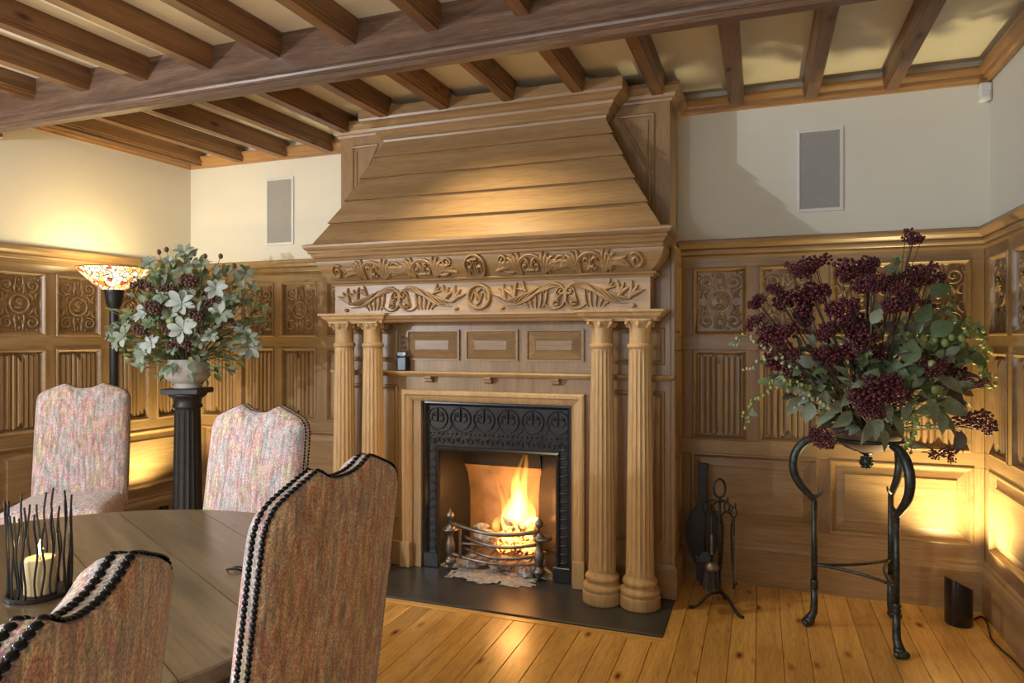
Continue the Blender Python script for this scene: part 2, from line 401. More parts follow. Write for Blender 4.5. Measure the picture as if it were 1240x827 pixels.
bm = thing('ceiling_beam', 'heavy dark moulded oak beam crossing the ceiling below the joists', 'beam', (-1.6, 2.73, 2.6))
bp_ = [(2.655,CEIL),(2.655,2.66),(2.645,2.656),(2.637,2.648),(2.635,2.638),(2.638,2.628),(2.647,2.620),(2.655,2.618),(2.655,2.611),(2.665,2.600),(2.715,2.600),(2.790,2.636),(2.80,2.65),(2.80,CEIL)]
part('beam', MB().prism(bp_, lambda p, q, t: (t, p, q), -4.33, 1.115), M['beam'], bm)
part('bearing_block', MB().box(-4.34, -4.20, 2.655, 2.76, 2.585, 2.612, .004), M['beam'], bm)

sl = thing('spotlight', 'small brass spotlight fixed to the back of the ceiling beam', 'lamp', (-1.52, 2.86, 2.70))
part('bracket', MB().box(-1.54, -1.50, 2.80, 2.83, 2.70, 2.74, .003), plain('aged_brass', (.35,.25,.1), .35, .9), sl)
_d = (Vector((-1.25, 3.50, 1.18))-Vector((-1.52, 2.87, 2.70))).normalized(); _c = Vector((-1.52, 2.865, 2.70))
part('can', MB().tube([_c-_d*.05, _c-_d*.04, _c+_d*.03], [.012,.030,.032], 16, cap=False), bpy.data.materials['aged_brass'], sl, smooth=True)
lamp('spotlight_light', 'SPOT', _c+_d*.034, 78, (1.0, .79, .43), .03, aim=(-1.25, 3.50, 1.18), spot_size=math.radians(104), spot_blend=1.0)

# mouldings under the ceiling, picture rails and skirtings
CP = [(0,2.722),(.018,2.722),(.022,2.732),(.034,2.738),(.040,2.750),(.042,2.758),(.060,2.776),(.066,2.784),(.066,2.798),(0,2.798)]
RP = [(0,1.868),(.034,1.868),(.038,1.880),(.034,1.890),(.040,1.896),(.046,1.905),(.046,1.916),(.040,1.922),(.052,1.930),(.066,1.944),(.072,1.955),(.072,1.968),(.066,1.975),(0,1.975)]
BP = [(0,0),(.052,0),(.052,.205),(.046,.222),(.040,.230),(.038,.245),(.030,.260),(0,.260)]
tn = [0]
def run(prof, base, rz, u0, u1, mat, name=None, m0=0, m1=0):
    mb = MB(); n = len(prof)
    vs = [(u0+m0*d, -d, z) for d, z in prof]+[(u1+m1*d, -d, z) for d, z in prof]
    mb.add(vs, [(i, (i+1) % n, n+(i+1) % n, n+i) for i in range(n)]+[tuple(range(n))[::-1], tuple(range(n, 2*n))])
    if name is None: tn[0] += 1; name = 'trim_%d' % tn[0]
    me = mb.mesh(name); fixnormals(me); o = link(name, me, mat, None, base); o.rotation_euler = (0,0,rz)
    return tag(o, kind='structure')
BW = (0, 4.16, 0); RWl = (1.115, 4.16, 0); LWl = (-4.19, 4.16, 0)
for prof, mat in ((CP, M['trim_x']), (RP, M['pan_x'])):
    run(prof, BW, 0, -4.19, -2.57, mat, m0=1); run(prof, BW, 0, -.45, 1.115, mat, m1=-1)
    run(prof, LWl, LT, -3.6 if prof is RP else -6.7, 0, mat, m1=-1)
    run(prof, RWl, -PI/2, 0, 6.6, mat, m0=1)
run(BP, BW, 0, -4.19, -2.5, M['pan_x'], 'baseboard_back_left', m0=1); run(BP, BW, 0, -.45, 1.115, M['pan_x'], 'baseboard_back_right', m1=-1)
run(BP, LWl, LT, -6.7, 0, M['pan_x'], 'baseboard_left', m1=-1); run(BP, RWl, -PI/2, 0, 6.6, M['pan_x'], 'baseboard_right', m0=1)

# ------------------------------------------------------------------ carved ornament
ID = lambda u, v, h: (u, -h, v)
def arc(cx, cy, r, a0, a1, n=14, ry=None):
    ry = ry or r
    return [(cx+r*cos(a0+(a1-a0)*i/n), cy+ry*sin(a0+(a1-a0)*i/n)) for i in range(n+1)]
def spiral(cx, cy, r0, r1, a0, turns, n=26):
    return [(cx+(r0+(r1-r0)*i/n)*cos(a0+2*PI*turns*i/n), cy+(r0+(r1-r0)*i/n)*sin(a0+2*PI*turns*i/n)) for i in range(n+1)]
def bez(p0, p1, p2, p3, n=12):
    out = []
    for i in range(n+1):
        t = i/n; a, b, c, d = (1-t)**3, 3*t*(1-t)**2, 3*t*t*(1-t), t**3
        out.append((a*p0[0]+b*p1[0]+c*p2[0]+d*p3[0], a*p0[1]+b*p1[1]+c*p2[1]+d*p3[1]))
    return out
def carved(var):
    rr = random.Random(40+var); mb = MB(); cs = lambda p, w, h, m, tp=(.4,.4), base=0.0: mb.stroke(p, w*1.3, h*1.25, m, tp, base); W, Hh = .118, .168; h = .011
    m = lambda u, v, d: (u, -(.008+d), v)
    R0 = (.052, .046, .056)[var]; cy = (0, .004, -.004)[var]
    cs(arc(0, cy, R0, 0, 2*PI, 28), .0055, h*1.1, m, (1,1))
    mb.dome(0, cy, R0-.006, R0-.006, .004, m, 20, flat=True)
    s_ = (1, -1, 1)[var]                                   # portrait in the medallion
    mb.dome(s_*.002, cy+.010, .017, .021, .013, m, 12, base=.003)
    mb.dome(-s_*.004, cy-.026, .026, .014, .010, m, 12, base=.003)
    mb.dome(s_*.017, cy+.006, .006, .005, .008, m, 8, base=.003)
    cs(bez((-s_*.018,cy+.006),(-s_*.02,cy+.03),(s_*.006,cy+.038),(s_*.016,cy+.022),8), .005, .012, m, base=.004)
    for sx in (-1, 1):
        for sy in (-1, 1):
            cx_, cy_ = sx*.070, sy*.112
            cs(spiral(cx_, cy_, .040, .008, PI/2-sx*sy*.5+(PI if sy > 0 else 0), sx*sy*1.35), .0062, h, m, (.8,.6))
            mb.dome(cx_, cy_, .009, .009, .013, m, 8)
            cs(bez((sx*.018,sy*.158),(sx*.02,sy*.12),(sx*.034,sy*.09),(sx*.020,sy*.062)), .0065, h, m, (.5,.2))
            cs(bez((sx*.108,sy*.02),(sx*.074,sy*.02),(sx*.085,sy*.065),(sx*.112,sy*.075)), .007, h, m, (.2,.4))
            cs(bez((sx*.066,sy*.012),(sx*.08,sy*.03),(sx*.07,sy*.05),(sx*.055,sy*.066)), .0065, h, m, (.2,.5))
            for q in range(5):
                a = rr.uniform(0, 2*PI); p = (cx_+.047*cos(a), cy_+.046*sin(a))
                p2 = (p[0]+.016*cos(a+.9), p[1]+.016*sin(a+.9))
                if abs(p2[0]) < W and abs(p2[1]) < Hh: cs([p, ((p[0]+p2[0])/2+.003, (p[1]+p2[1])/2), p2], .006, h*.8, m, (.3,.3))
    for sy in (-1, 1):
        mb.dome(0, sy*.145, .012, .016, .012, m, 10); mb.dome(0, sy*.088, .013, .018, .012, m, 10)
        for sx in (-1, 1): cs(bez((0,sy*.10),(sx*.02,sy*.10),(sx*.024,sy*.118),(sx*.012,sy*.128)), .005, h, m, (.4,.2))
    for q in range(26):
        u, v = rr.uniform(-W, W), rr.uniform(-Hh, Hh)
        if math.hypot(u, v-cy) > R0+.012: mb.dome(u, v, rr.uniform(.004,.008), rr.uniform(.004,.008), h*.8, m, 7)
    me = mb.mesh('carving', True); fixnormals(me); me.materials.append(M['pan_z']); return me
CARV = [carved(i) for i in range(3)]
def linenfold():
    W, H2 = .108, .222; mb = MB(); n = 60; P0 = []; base = .008
    half = [(0,.026),(.10,.024),(.16,.010),(.22,.020),(.34,.022),(.40,.007),(.47,.017),(.60,.019),(.66,.005),(.74,.013),(.88,.014),(.94,.003),(1,.003)]
    def prof(t):
        t = abs(t)
        for (a, b), (c, d) in zip(half, half[1:]):
            if a <= t <= c: return b+(d-b)*(t-a)/(c-a)
        return .003
    def end(t):
        t = abs(t); e = .010*abs(((t*6+.5) % 1)-.5)*2
        return e+(.045*(1-t/.16) if t < .16 else 0)
    vs = []
    for i in range(n+1):
        t = -1+2*i/n; u = t*W; hh = prof(t)+base
        vt = H2-.006-end(t); vb = -H2+.006+end(t)*.9
        vs += [(u, -base*.9, vb), (u, -hh, vb), (u, -hh, vt), (u, -base*.9, vt)]
    fs = [(i*4+k, (i+1)*4+k, (i+1)*4+k+1, i*4+k+1) for i in range(n) for k in range(3)]
    mb.add(vs, fs)
    for sy in (-1, 1):                                      # carved tips of the folded cloth
        for q in range(4):
            mb.dome((-.09+.06*q), sy*(H2-.002), .012, .006, .010, lambda u, v, d: (u, -(base+d), v), 8)
        mb.dome(0, sy*(H2-.052), .009, .011, .014, lambda u, v, d: (u, -(base+.006+d), v), 8)
    me = mb.mesh('linenfold'); fixnormals(me); me.materials.append(M['pan_z']); return me
LINEN = linenfold()
MOULD = [(0,.030),(.003,.035),(.010,.036),(.016,.029),(.021,.022),(.024,.014),(.030,.008)]
def panel(wall, kind, u0, u1, v0, v1, idx=0):
    uc, vc = (u0+u1)/2, (v0+v1)/2; W, Hh = (u1-u0)/2, (v1-v0)/2
    pl = lpart(kind, MB().box(-W, W, -.009, -.001, -Hh, Hh), M['pan_z'], wall, loc=(uc, 0, vc))
    lpart('moulding', MB().frame(-W-.003, W+.003, -Hh-.003, Hh+.003, MOULD, ID), M['pan_x'], pl)
    if kind == 'carved_panel':
        c_ = link('carving', CARV[idx % 3], None, pl); c_.scale = (W/.140, 1, Hh/.192)
    elif kind == 'linenfold_panel':
        c_ = link('linenfold', LINEN, None, pl); c_.scale = (W/.132, 1, (Hh-.02)/.228)
    else:
        e = .05; mb = MB().frame(-W+.03, W-.03, -Hh+.03, Hh-.03, [(0,.008),(e-.01,.020),(e-.006,.024),(e,.024)], ID)
        mb.box(-W+.03+e, W-.03-e, -.024, -.009, -Hh+.03+e, Hh-.03-e); lpart('raised_field', mb, M['pan_x'], pl)
RZ = [(1.420,1.815,'carved_panel'), (.815,1.335,'linenfold_panel')]
def wainscot(wall, cols, lows, u0, u1):
    for z0, z1 in ((1.815,1.870),(1.335,1.420),(.735,.815),(.255,.330)):
        lpart('rail', MB().box(u0, u1, -.030, 0, z0, z1, .002), M['pan_x'], wall)
    ed = [u0]+[e for c_ in sorted(cols) for e in c_]+[u1]
    for i in range(0, len(ed), 2):
        if ed[i+1]-ed[i] > .004:
            for z0, z1, k in RZ: lpart('stile', MB().box(ed[i], ed[i+1], -.030, 0, z0, z1, .002), M['pan_z'], wall)
    ed = [u0]+[e for c_ in sorted(lows) for e in c_]+[u1]
    for i in range(0, len(ed), 2):
        if ed[i+1]-ed[i] > .004: lpart('stile', MB().box(ed[i], ed[i+1], -.030, 0, .33, .735, .002), M['pan_z'], wall)
    for i, (a, b) in enumerate(cols):
        for z0, z1, k in RZ: panel(wall, k, a, b, z0, z1, i)
    for a, b in lows: panel(wall, 'fielded_panel', a, b, .33, .735)
wainscot(wb, [(-4.05,-3.755),(-3.675,-3.372),(-3.303,-3.0),(-2.915,-2.615)], [(-4.05,-3.372),(-3.303,-2.615)], -4.155, -2.53)
wainscot(wb, [(-.373,-.071),(-.005,.297),(.363,.663),(.731,1.024)], [(-.383,.297),(.359,1.035)], -.44, 1.085)
lc = [(-.315-.362*i, -.02-.362*i) for i in range(9)]; lc[0] = (-.315,-.055)
wainscot(wl, lc, [(-.677,-.055)]+[(lc[i+1][0], lc[i][1]) for i in (2,4,6)], -3.3, -.030)
rc = [(.105+.336*i, .375+.336*i) for i in range(8)]
wainscot(wr, rc, [(rc[i][0], rc[i+1][1]) for i in (0,2,4,6)], .030, 2.85)

# wall fittings
def wall_speaker(label, x0, x1, z0, z1):
    t = thing('wall_speaker', label, 'speaker', ((x0+x1)/2, 4.16, z0), group='flush speakers in the back wall')
    part('frame', MB().frame(x0, x1, z0, z1, [(0,0),(.002,.010),(.016,.012),(.019,.006),(.021,.003)], lambda u, v, h: (u, 4.16-h, v)), M['whiteplastic'], t)
    part('grille', MB().box(x0+.018, x1-.018, 4.154, 4.159, z0+.018, z1-.018, .001), M['grille'], t)
wall_speaker('tall flush wall speaker left of the fireplace hood, above the panelling', -3.465, -3.215, 2.095, 2.595)
wall_speaker('tall flush wall speaker on the plaster right of the fireplace', .19, .43, 2.11, 2.575)
t = thing('motion_sensor', 'small white motion sensor in the corner under the ceiling', 'sensor', (1.08, 4.13, 2.66))
part('housing', MB().box(1.058, 1.112, 4.112, 4.158, 2.622, 2.716, .006), M['whiteplastic'], t)
part('lens', MB().box(1.066, 1.104, 4.104, 4.114, 2.634, 2.672, .004), plain('sensor_lens', (.62,.64,.68), .2), t)

# ------------------------------------------------------------------ the chimneypiece
CX = -1.49
fp = thing('fireplace_surround', 'tall carved oak chimneypiece with boarded hood and paired fluted columns', 'fireplace', (CX, 3.72, 0))
# chimney breast above and body below
part('chimney_breast', MB().box(-2.569, -.466, 3.80, 4.16, 1.90, 2.72), M['oak_z'], fp)
part('breast_crown', MB().ucorn((-2.569-.466)/2, (2.569-.466)/2, 3.80, 4.15, [(0,2.700),(.012,2.700),(.016,2.712),(.030,2.718),(.036,2.735),(.050,2.752),(.058,2.768),(.058,2.790),(0,2.790)]), M['oak_x'], fp)
for sx in (-1, 1):                                          # panel mouldings beside the hood
    xs = lambda d: CX-.0275+sx*d
    a = (xs(.962), 2.64); b = (xs(.962), 2.05); c_ = (xs(.775), 2.64); d_ = (xs(.962), 2.30)
    mm = lambda u, v, h: (u, 3.80-h, v)
    mb = MB().stroke([a, b], .011, .010, mm, (1,1)).stroke([a, c_], .011, .010, mm, (1,1)).stroke([c_, d_], .011, .010, mm, (1,1))
    mb.stroke([(a[0]-sx*.03, a[1]-.03), (b[0]-sx*.03, b[1])], .006, .006, mm, (1,1))
    part('panel_moulding', mb, M['oak_z'], fp)
body = MB().box(-2.54, -1.945, 3.72, 4.16, .012, 1.92).box(-.998, -.44, 3.72, 4.16, .012, 1.92).box(-1.945, -.998, 3.72, 4.16, 1.030, 1.92)
part('body', body, M['oak_z'], fp)
part('plinth', MB().box(-2.565, -2.08, 3.70, 4.10, .012, .16, .004), M['oak_x'], fp)
part('plinth', MB().box(-.90, -.415, 3.70, 4.10, .012, .16, .004), M['oak_x'], fp)
part('plinth_cap', MB().ucorn(-.6575, .2425, 3.70, 4.10, [(0,.16),(.0,.168),(-.014,.196),(-.02,.20)]), M['oak_x'], fp)
part('side_moulding', MB().box(-.452, -.425, 3.705, 3.735, .2, 1.88, .006), M['oak_z'], fp)
# moulded stiles on the narrow right-hand flank
for z0, z1 in ((1.42,1.815),(.815,1.335),(.27,.735)):
    part('flank_moulding', MB().frame(3.79, 4.07, z0, z1, [(0,0),(.004,.008),(.014,.010),(.022,.004),(.03,0)], lambda u, v, h: (-.44+h, u, v)), M['oak_z'], fp)
# panels behind the columns
for x0, x1 in ((-2.50,-2.10),(-.88,-.48)):
    part('pier_panel', MB().frame(x0, x1, .30, 1.12, [(0,0),(.004,.010),(.014,.012),(.024,.004),(.03,.001)], lambda u, v, h: (u, 3.72-h, v)), M['oak_z'], fp)
    part('pier_panel', MB().frame(x0, x1, 1.26, 1.46, [(0,0),(.004,.010),(.014,.012),(.024,.004),(.03,.001)], lambda u, v, h: (u, 3.72-h, v)), M['oak_z'], fp)
# three fielded panels above the mantel shelf
for x0, x1 in ((-2.035,-1.685),(-1.645,-1.315),(-1.265,-.925)):
    mm = lambda u, v, h: (u, 3.72-h, v)
    pn = part('overmantel_panel', MB().frame(x0, x1, 1.272, 1.455, [(0,0),(0,.014),(.010,.014),(.014,.006),(.016,.004)], mm), M['oak_x'], fp)
    mb = MB().frame(x0+.016, x1-.016, 1.288, 1.439, [(0,.004),(.045,.026),(.048,.026)], mm)
    mb.box(x0+.062, x1-.062, 3.694, 3.722, 1.334, 1.393)
    q = part('raised_field', mb, M['oak_x'], fp)
part('mantel_shelf', MB().ucorn(CX, 1.03, 3.69, 3.73, [(0,1.176),(.012,1.178),(.020,1.186),(.030,1.190),(.034,1.198),(.030,1.206),(0,1.206)]), M['pale_z'], fp)
for bx in (-1.878,-1.493,-1.083):
    pr = [(3.72,1.178),(3.672,1.178),(3.672,1.166),(3.684,1.160),(3.684,1.150),(3.700,1.140),(3.720,1.138)]
    part('bracket', MB().prism(pr, lambda p, q, t: (t, p, q), bx-.022, bx+.022), M['oak_x'], fp)
# moulded timber frame of the grate opening
fr = MB()
prof = [(0,0),(0,.030),(.010,.036),(.026,.036),(.034,.026),(.052,.020),(.066,.010),(.068,-.03)]
vs = []
for d, h in prof: vs += [(-2.066+d, 3.72-h, .012), (-2.066+d, 3.72-h, 1.092-d), (-.918-d, 3.72-h, 1.092-d), (-.918-d, 3.72-h, .012)]
fr.add(vs, [(k*4+i, k*4+i+1, (k+1)*4+i+1, (k+1)*4+i) for k in range(len(prof)-1) for i in range(3)])
part('opening_frame', fr, M['pale_z'], fp)
for x0, x1 in ((-2.070,-2.002),(-.982,-.914)): part('frame_block', MB().box(x0, x1, 3.676, 3.73, .012, .165, .003), M['pale_z'], fp)
# entablature
part('entablature_shelf', MB().ucorn(CX, .945, 3.555, 3.80, [(0,1.497),(.010,1.500),(.016,1.512),(.030,1.520),(.036,1.532),(.044,1.538),(.044,1.548),(0,1.550)]), M['oak_x'], fp)
for sx in (-1, 1):
    part('column_block', MB().ucorn(CX+sx*.80, .175, 3.540, 3.70, [(0,1.492),(.012,1.494),(.018,1.510),(.034,1.520),(.042,1.534),(.056,1.541),(.058,1.553),(0,1.553)]), M['pale_z'], fp)
fz = part('lower_frieze', MB().box(CX-.955, CX+.955, 3.555, 3.80, 1.548, 1.728), M['oak_x'], fp)
part('frieze_moulding', MB().ucorn(CX, .955, 3.555, 3.80, [(0,1.722),(.010,1.722),(.014,1.732),(.030,1.738),(.034,1.746),(.030,1.750),(0,1.750)]), M['oak_x'], fp)
cov = [(.0,1.750)]+[(.072*sin(PI/2*i/8), 1.750+.118*(i/8)) for i in range(1, 9)]+[(0,1.868)]
cf = part('upper_frieze', MB().ucorn(CX, .962, 3.545, 3.80, cov), M['oak_x'], fp, angle=30)
part('hood_cornice', MB().ucorn(CX, 1.0, 3.480, 3.80, [(0,1.866),(.030,1.866),(.036,1.876),(.030,1.884),(.040,1.888),(.046,1.902),(.060,1.914),(.058,1.924),(.070,1.930),(.080,1.944),(.082,1.956),(.060,1.966),(0,1.966)]), M['oak_x'], fp)
# hood of five lapped boards
def hood(t, off=0.0):
    k = (1-t)**1.10
    return .685+.335*k+off*.4, 3.695-.255*k-off*.9, 1.958+(2.625-1.958)*t
T5 = [0, .205, .415, .625, .83, 1.0]
for i in range(5):
    a = hood(T5[i], .026); b = hood(min(1, T5[i+1]+.012), .000); th = .016
    vs = []
    for hw, y, z in (a, b): vs += [(CX-hw, y, z), (CX+hw, y, z), (CX+hw-.004, y+th*1.6, z), (CX-hw+.004, y+th*1.6, z)]
    mb = MB().add(vs, [(0,1,5,4), (3,7,6,2), (0,3,2,1), (4,5,6,7), (0,4,7,3), (1,2,6,5)])
    part('hood_board', mb, M['oak_x'], fp)
    for sx in (-1, 1):
        X = lambda h_: CX+sx*h_
        vs = []
        for hw, y, z in (a, b): vs += [(X(hw-.004), y+.004, z), (X(hw-.004), 3.80, z), (X(hw-.024), 3.80, z), (X(hw-.024), y+.004, z)]
        part('hood_side_board', MB().add(vs, [(0,1,5,4), (1,2,6,5), (2,3,7,6), (3,0,4,7), (0,3,2,1), (4,5,6,7)]), M['oak_y'], fp)
part('hood_crown', MB().ucorn(CX, .685, 3.700, 3.80, [(0,2.612),(.010,2.612),(.014,2.626),(.030,2.634),(.030,2.648),(.044,2.660),(.058,2.676),(.062,2.690),(.075,2.696),(.095,2.712),(.118,2.722),(.122,2.735),(.122,2.792),(0,2.792)]), M['oak_x'], fp)

# carving on the friezes
def cove_map(u, v, h):                                      # v 0..1 up the rounded frieze
    o_ = .072*sin(PI/2*max(0, min(1, v))); sl = cos(PI/2*max(0, min(1, v)))
    return (CX+u, 3.545-o_-h*(1-.5*sl), 1.752+.114*v-h*.8*sl)
VS = .114
CM = lambda u, v, h: cove_map(u, v/VS, h)                   # metric version
H1 = .021
def stk(mb, pts, w, h, m, taper=(.4,.4)): mb.stroke(pts, w*1.35, h, m, taper)
def fleur(mb, u, v, s, m):
    stk(mb, [(u, v-.034*s), (u, v+.01*s), (u, v+.044*s)], .008*s, H1, m, (.5,.1))
    for k in (-1, 1):
        stk(mb, bez((u, v-.004*s), (u+k*.008*s, v+.028*s), (u+k*.034*s, v+.036*s), (u+k*.036*s, v+.010*s), 9), .0065*s, H1, m, (.5,.8))
        stk(mb, bez((u, v-.012*s), (u+k*.012*s, v-.030*s), (u+k*.024*s, v-.030*s), (u+k*.028*s, v-.022*s), 6), .005*s, H1*.8, m, (.7,.3))
    stk(mb, [(u-.016*s, v-.010*s), (u+.016*s, v-.010*s)], .0045*s, H1*1.2, m, (1,1))
def acanthus(mb, u, v, k, s, m, flip=1):
    for q in range(6):
        a = -.5+q*.28
        p0 = (u+k*(-.01+.006*q)*s, v+flip*(-.036+.004*q)*s)
        p3 = (u+k*(.020+.030*sin(a)+.008*q)*s, v+flip*(.030-.011*q)*s+flip*.012*s*cos(a))
        stk(mb, bez(p0, (p0[0]+k*.006*s, p0[1]+flip*.02*s), (p3[0]-k*.016*s, p3[1]+flip*.004*s), p3, 8), .0062*s, H1*(.75+.06*q), m, (.5,.3))
vm = VS*.5
for sx in (-1, 1):
    mb = MB()
    mm = lambda u, v, h, sx=sx: CM(sx*u, v, h)
    stk(mb, spiral(.895, vm-.002, .038, .006, PI*.75, -1.5, 26), .006, H1, mm, (.8,.6))
    stk(mb, bez((.858,.03),(.84,.07),(.80,.07),(.79,.03)), .007, H1, mm, (.5,.4))
    for c_, kind in ((.655,0),(.325,1)):
        stk(mb, arc(c_, .030, .078, .15, PI-.15, 20, ry=.070), .0068, H1, mm, (.6,.6))
        stk(mb, arc(c_, .034, .064, -.1, PI+.1, 18, ry=.058), .004, H1*.7, mm, (.7,.7))
        if kind == 0: fleur(mb, c_, .050, 1.0, mm)
        else:
            for k in (-1, 1):
                stk(mb, spiral(c_+k*.030, .046, .024, .005, PI/2, k*1.3, 18), .0055, H1, mm, (.7,.6))
                stk(mb, bez((c_,.022),(c_+k*.006,.06),(c_+k*.012,.086),(c_+k*.05,.092)), .007, H1, mm, (.7,.3))
            stk(mb, [(c_-.018,.034),(c_+.018,.034)], .005, H1*1.2, mm, (1,1))
        acanthus(mb, c_+.074, vm, 1, 1.6, mm); acanthus(mb, c_-.074, vm, -1, 1.6, mm); acanthus(mb, c_-.100, vm, -1, 1.0, mm, -1)
        acanthus(mb, c_+.100, vm, 1, 1.1, mm, -1)
    stk(mb, spiral(.170, .080, .026, .005, PI, -1.25, 18), .0065, H1, mm, (.7,.6))
    stk(mb, spiral(.495, .060, .034, .006, PI*.2, 1.2, 18), .006, H1, mm, (.7,.6))
    stk(mb, bez((.145,.05),(.17,.02),(.21,.015),(.235,.03)), .006, H1, mm, (.4,.4))
    stk(mb, bez((.755,.015),(.78,.06),(.76,.09),(.735,.10)), .007, H1, mm, (.5,.3))
    part('scroll_carving', mb, M['oak_x'], fp, smooth=True)
mb = MB()
stk(mb, arc(0, vm, .058, 0, 2*PI, 32, ry=.055), .0065, H1*1.2, CM, (1,1))
part('monogram_ring', mb, M['oak_x'], fp, smooth=True)
mb = MB()                                                   # R T H inside the ring
def seg(pts, w=.0052): stk(mb, pts, w, H1*1.3, CM, (1,1))
b0, b1 = .030, .086
seg([(-.036,b0),(-.036,b1)]); seg([(-.036,b1)]+arc(-.030,.072,.017,PI/2,-PI/2,8,ry=.014)+[(-.036,.058)]); seg([(-.030,.058),(-.012,b0)])
seg([(-.022,b1+.004),(.020,b1+.004)]); seg([(0,b1+.004),(0,b0-.004)])
seg([(.014,b0),(.014,b1-.004)]); seg([(.040,b0+.004),(.040,b1-.006)]); seg([(.014,.058),(.040,.058)])
part('monogram', mb, M['oak_x'], fp, smooth=True)
# lower frieze
FM = lambda u, v, h: (CX+u, 3.555-h, v)
mb = MB(); v0 = 1.638
def tulip(u, v, a, s, m):
    d = (cos(a), sin(a)); n = (-d[1], d[0])
    for q in (-1, 0, 1):
        stk(mb, [(u, v), (u+d[0]*.026*s+n[0]*.010*q*s, v+d[1]*.026*s+n[1]*.010*q*s), (u+d[0]*.056*s+n[0]*.030*q*s, v+d[1]*.056*s+n[1]*.030*q*s)], .0085*s, H1*1.1, m, (.6,.25))
    mb.dome(u, v, .010*s, .010*s, H1, m, 8)
for sx in (-1, 1):
    for half in (-1, 1):
        c_ = .505
        mm = lambda u, v, h, sx=sx, half=half: FM(sx*(.505+half*u), v, h)
        for q in range(4):                                  # sheaf of stems sweeping outwards
            stk(mb, bez((.05-.012*q, v0+.070-.006*q), (.16-.01*q, v0+.076-.012*q), (.16+.02*q, v0-.06+.014*q), (.335-.030*q, v0-.062+.012*q+.012*(q == 0))), .0062, H1, mm, (.4,.3))
        for q in range(5):
            uu = .10+.032*q
            stk(mb, bez((uu, v0+.048-.020*q), (uu+.012, v0+.02-.02*q), (uu-.002, v0-.03), (uu+.028-.012*q, v0-.068), 8), .006, H1*.85, mm, (.3,.3))
        stk(mb, arc(.062, v0-.006, .066, .3, 2*PI-.5, 22, ry=.068), .0065, H1, mm, (.6,.5))
        tulip(.290, v0-.012, 1.2, 1.35, mm); tulip(.345, v0-.020, .95, 1.4, mm); tulip(.225, v0+.026, .75, .9, mm)
        for q in range(5): stk(mb, bez((.13+.03*q, v0+.052-.012*q), (.19+.03*q, v0+.03-.01*q), (.22+.03*q, v0-.01-.006*q), (.27+.02*q, v0-.045+.004*q), 8), .005, H1*.9, mm, (.3,.3))
        mb.dome(.365, v0-.064, .016, .012, H1, mm, 10)
        for q in range(3): tulip(.060, v0-.016, 2.3+q*1.1, .62, mm)
        stk(mb, spiral(.022, v0+.020, .026, .006, 0, 1.3, 18), .0058, H1, mm, (.7,.5))
        mb.dome(.05, v0-.052, .020, .010, H1, mm, 10)
stk(mb, arc(0, v0, .066, 0, 2*PI, 32), .0085, H1*1.1, FM, (1,1))
for k in (-1, 1): stk(mb, [(k*.010,v0-.018),(k*.028,v0+.030),(k*.046,v0-.018)], .0045, H1*.8, FM, (1,1))
stk(mb, bez((.012,v0+.040),(-.045,v0+.03),(.045,v0-.02),(-.014,v0-.044),14), .0048, H1*.9, FM, (1,1))
part('floral_carving', mb, M['oak_x'], fp, smooth=True)

# fluted columns
def flute(r, z, a):
    if .175 < z < 1.335:
        k = min(1, (z-.175)/.02, (1.335-z)/.02)
        return r*(1-.085*k*abs(sin(a*9))**.55+.02)
    return r
shaft = [(.072,.150),(.072,.176),(.071,.190)]+[(.0705-.0135*(i/8)**1.3, .19+1.12*i/8) for i in range(1, 9)]+[(.0572,.1315*10+.012),(.058,1.335),(.0575,1.345)]
def colmesh():
    m1 = MB().lathe(shaft, seg=108, flute=flute).mesh('shaft', True); fixnormals(m1); m1.set_sharp_from_angle(angle=math.radians(40))
    m2 = MB().lathe([(.103,0),(.104,.004),(.104,.052),(.102,.060),(.098,.064),(.102,.072),(.104,.082),(.100,.094),(.090,.100),(.084,.108),(.086,.116),(.090,.122),(.091,.132),(.086,.142),(.078,.148),(.074,.158),(.072,.166)], seg=36).mesh('base', True); fixnormals(m2)
    m3 = MB().lathe([(.058,1.338),(.064,1.342),(.067,1.350),(.066,1.358),(.060,1.364),(.056,1.368),(.055,1.440),(.058,1.452),(.064,1.470),(.070,1.482)], seg=30)
    m3.box(-.068, .068, -.068, .068, 1.480, 1.494, .004)
    for k in range(4):                                      # corner scrolls and leaves
        a = PI/4+k*PI/2; d = Vector((cos(a), sin(a), 0))
        pts = [d*(.058+.020*t/6)+Vector((0,0,1.446+.030*(t/6))) for t in range(7)]
        pts += [d*(.080+.010*sin(t*.9))+Vector((0,0,1.470+.008*cos(t*.9))) for t in range(1, 7)]
        m3.tube(pts, [.007]*7+[.0065,.006,.0055,.005,.0045,.004], 6)
        m3.sphere(d*.086+Vector((0,0,1.470)), .010, 8, 5)
        a2 = k*PI/2; d2 = Vector((cos(a2), sin(a2), 0)); m3.sphere(d2*.064+Vector((0,0,1.466)), .014, 8, 5, (.9,.9,1.3))
    m3 = m3.mesh('capital', True); fixnormals(m3); m3.set_sharp_from_angle(angle=math.radians(40))
    return m1, m2, m3
CMsh = colmesh()
for dx in (-.90,-.70,.70,.90):
    s_ = link('column', CMsh[0], M['pale_z'], fp, (dx, 3.572-3.72, .012))
    link('base', CMsh[1], M['pale_z'], s_); link('capital', CMsh[2], M['pale_z'], s_)

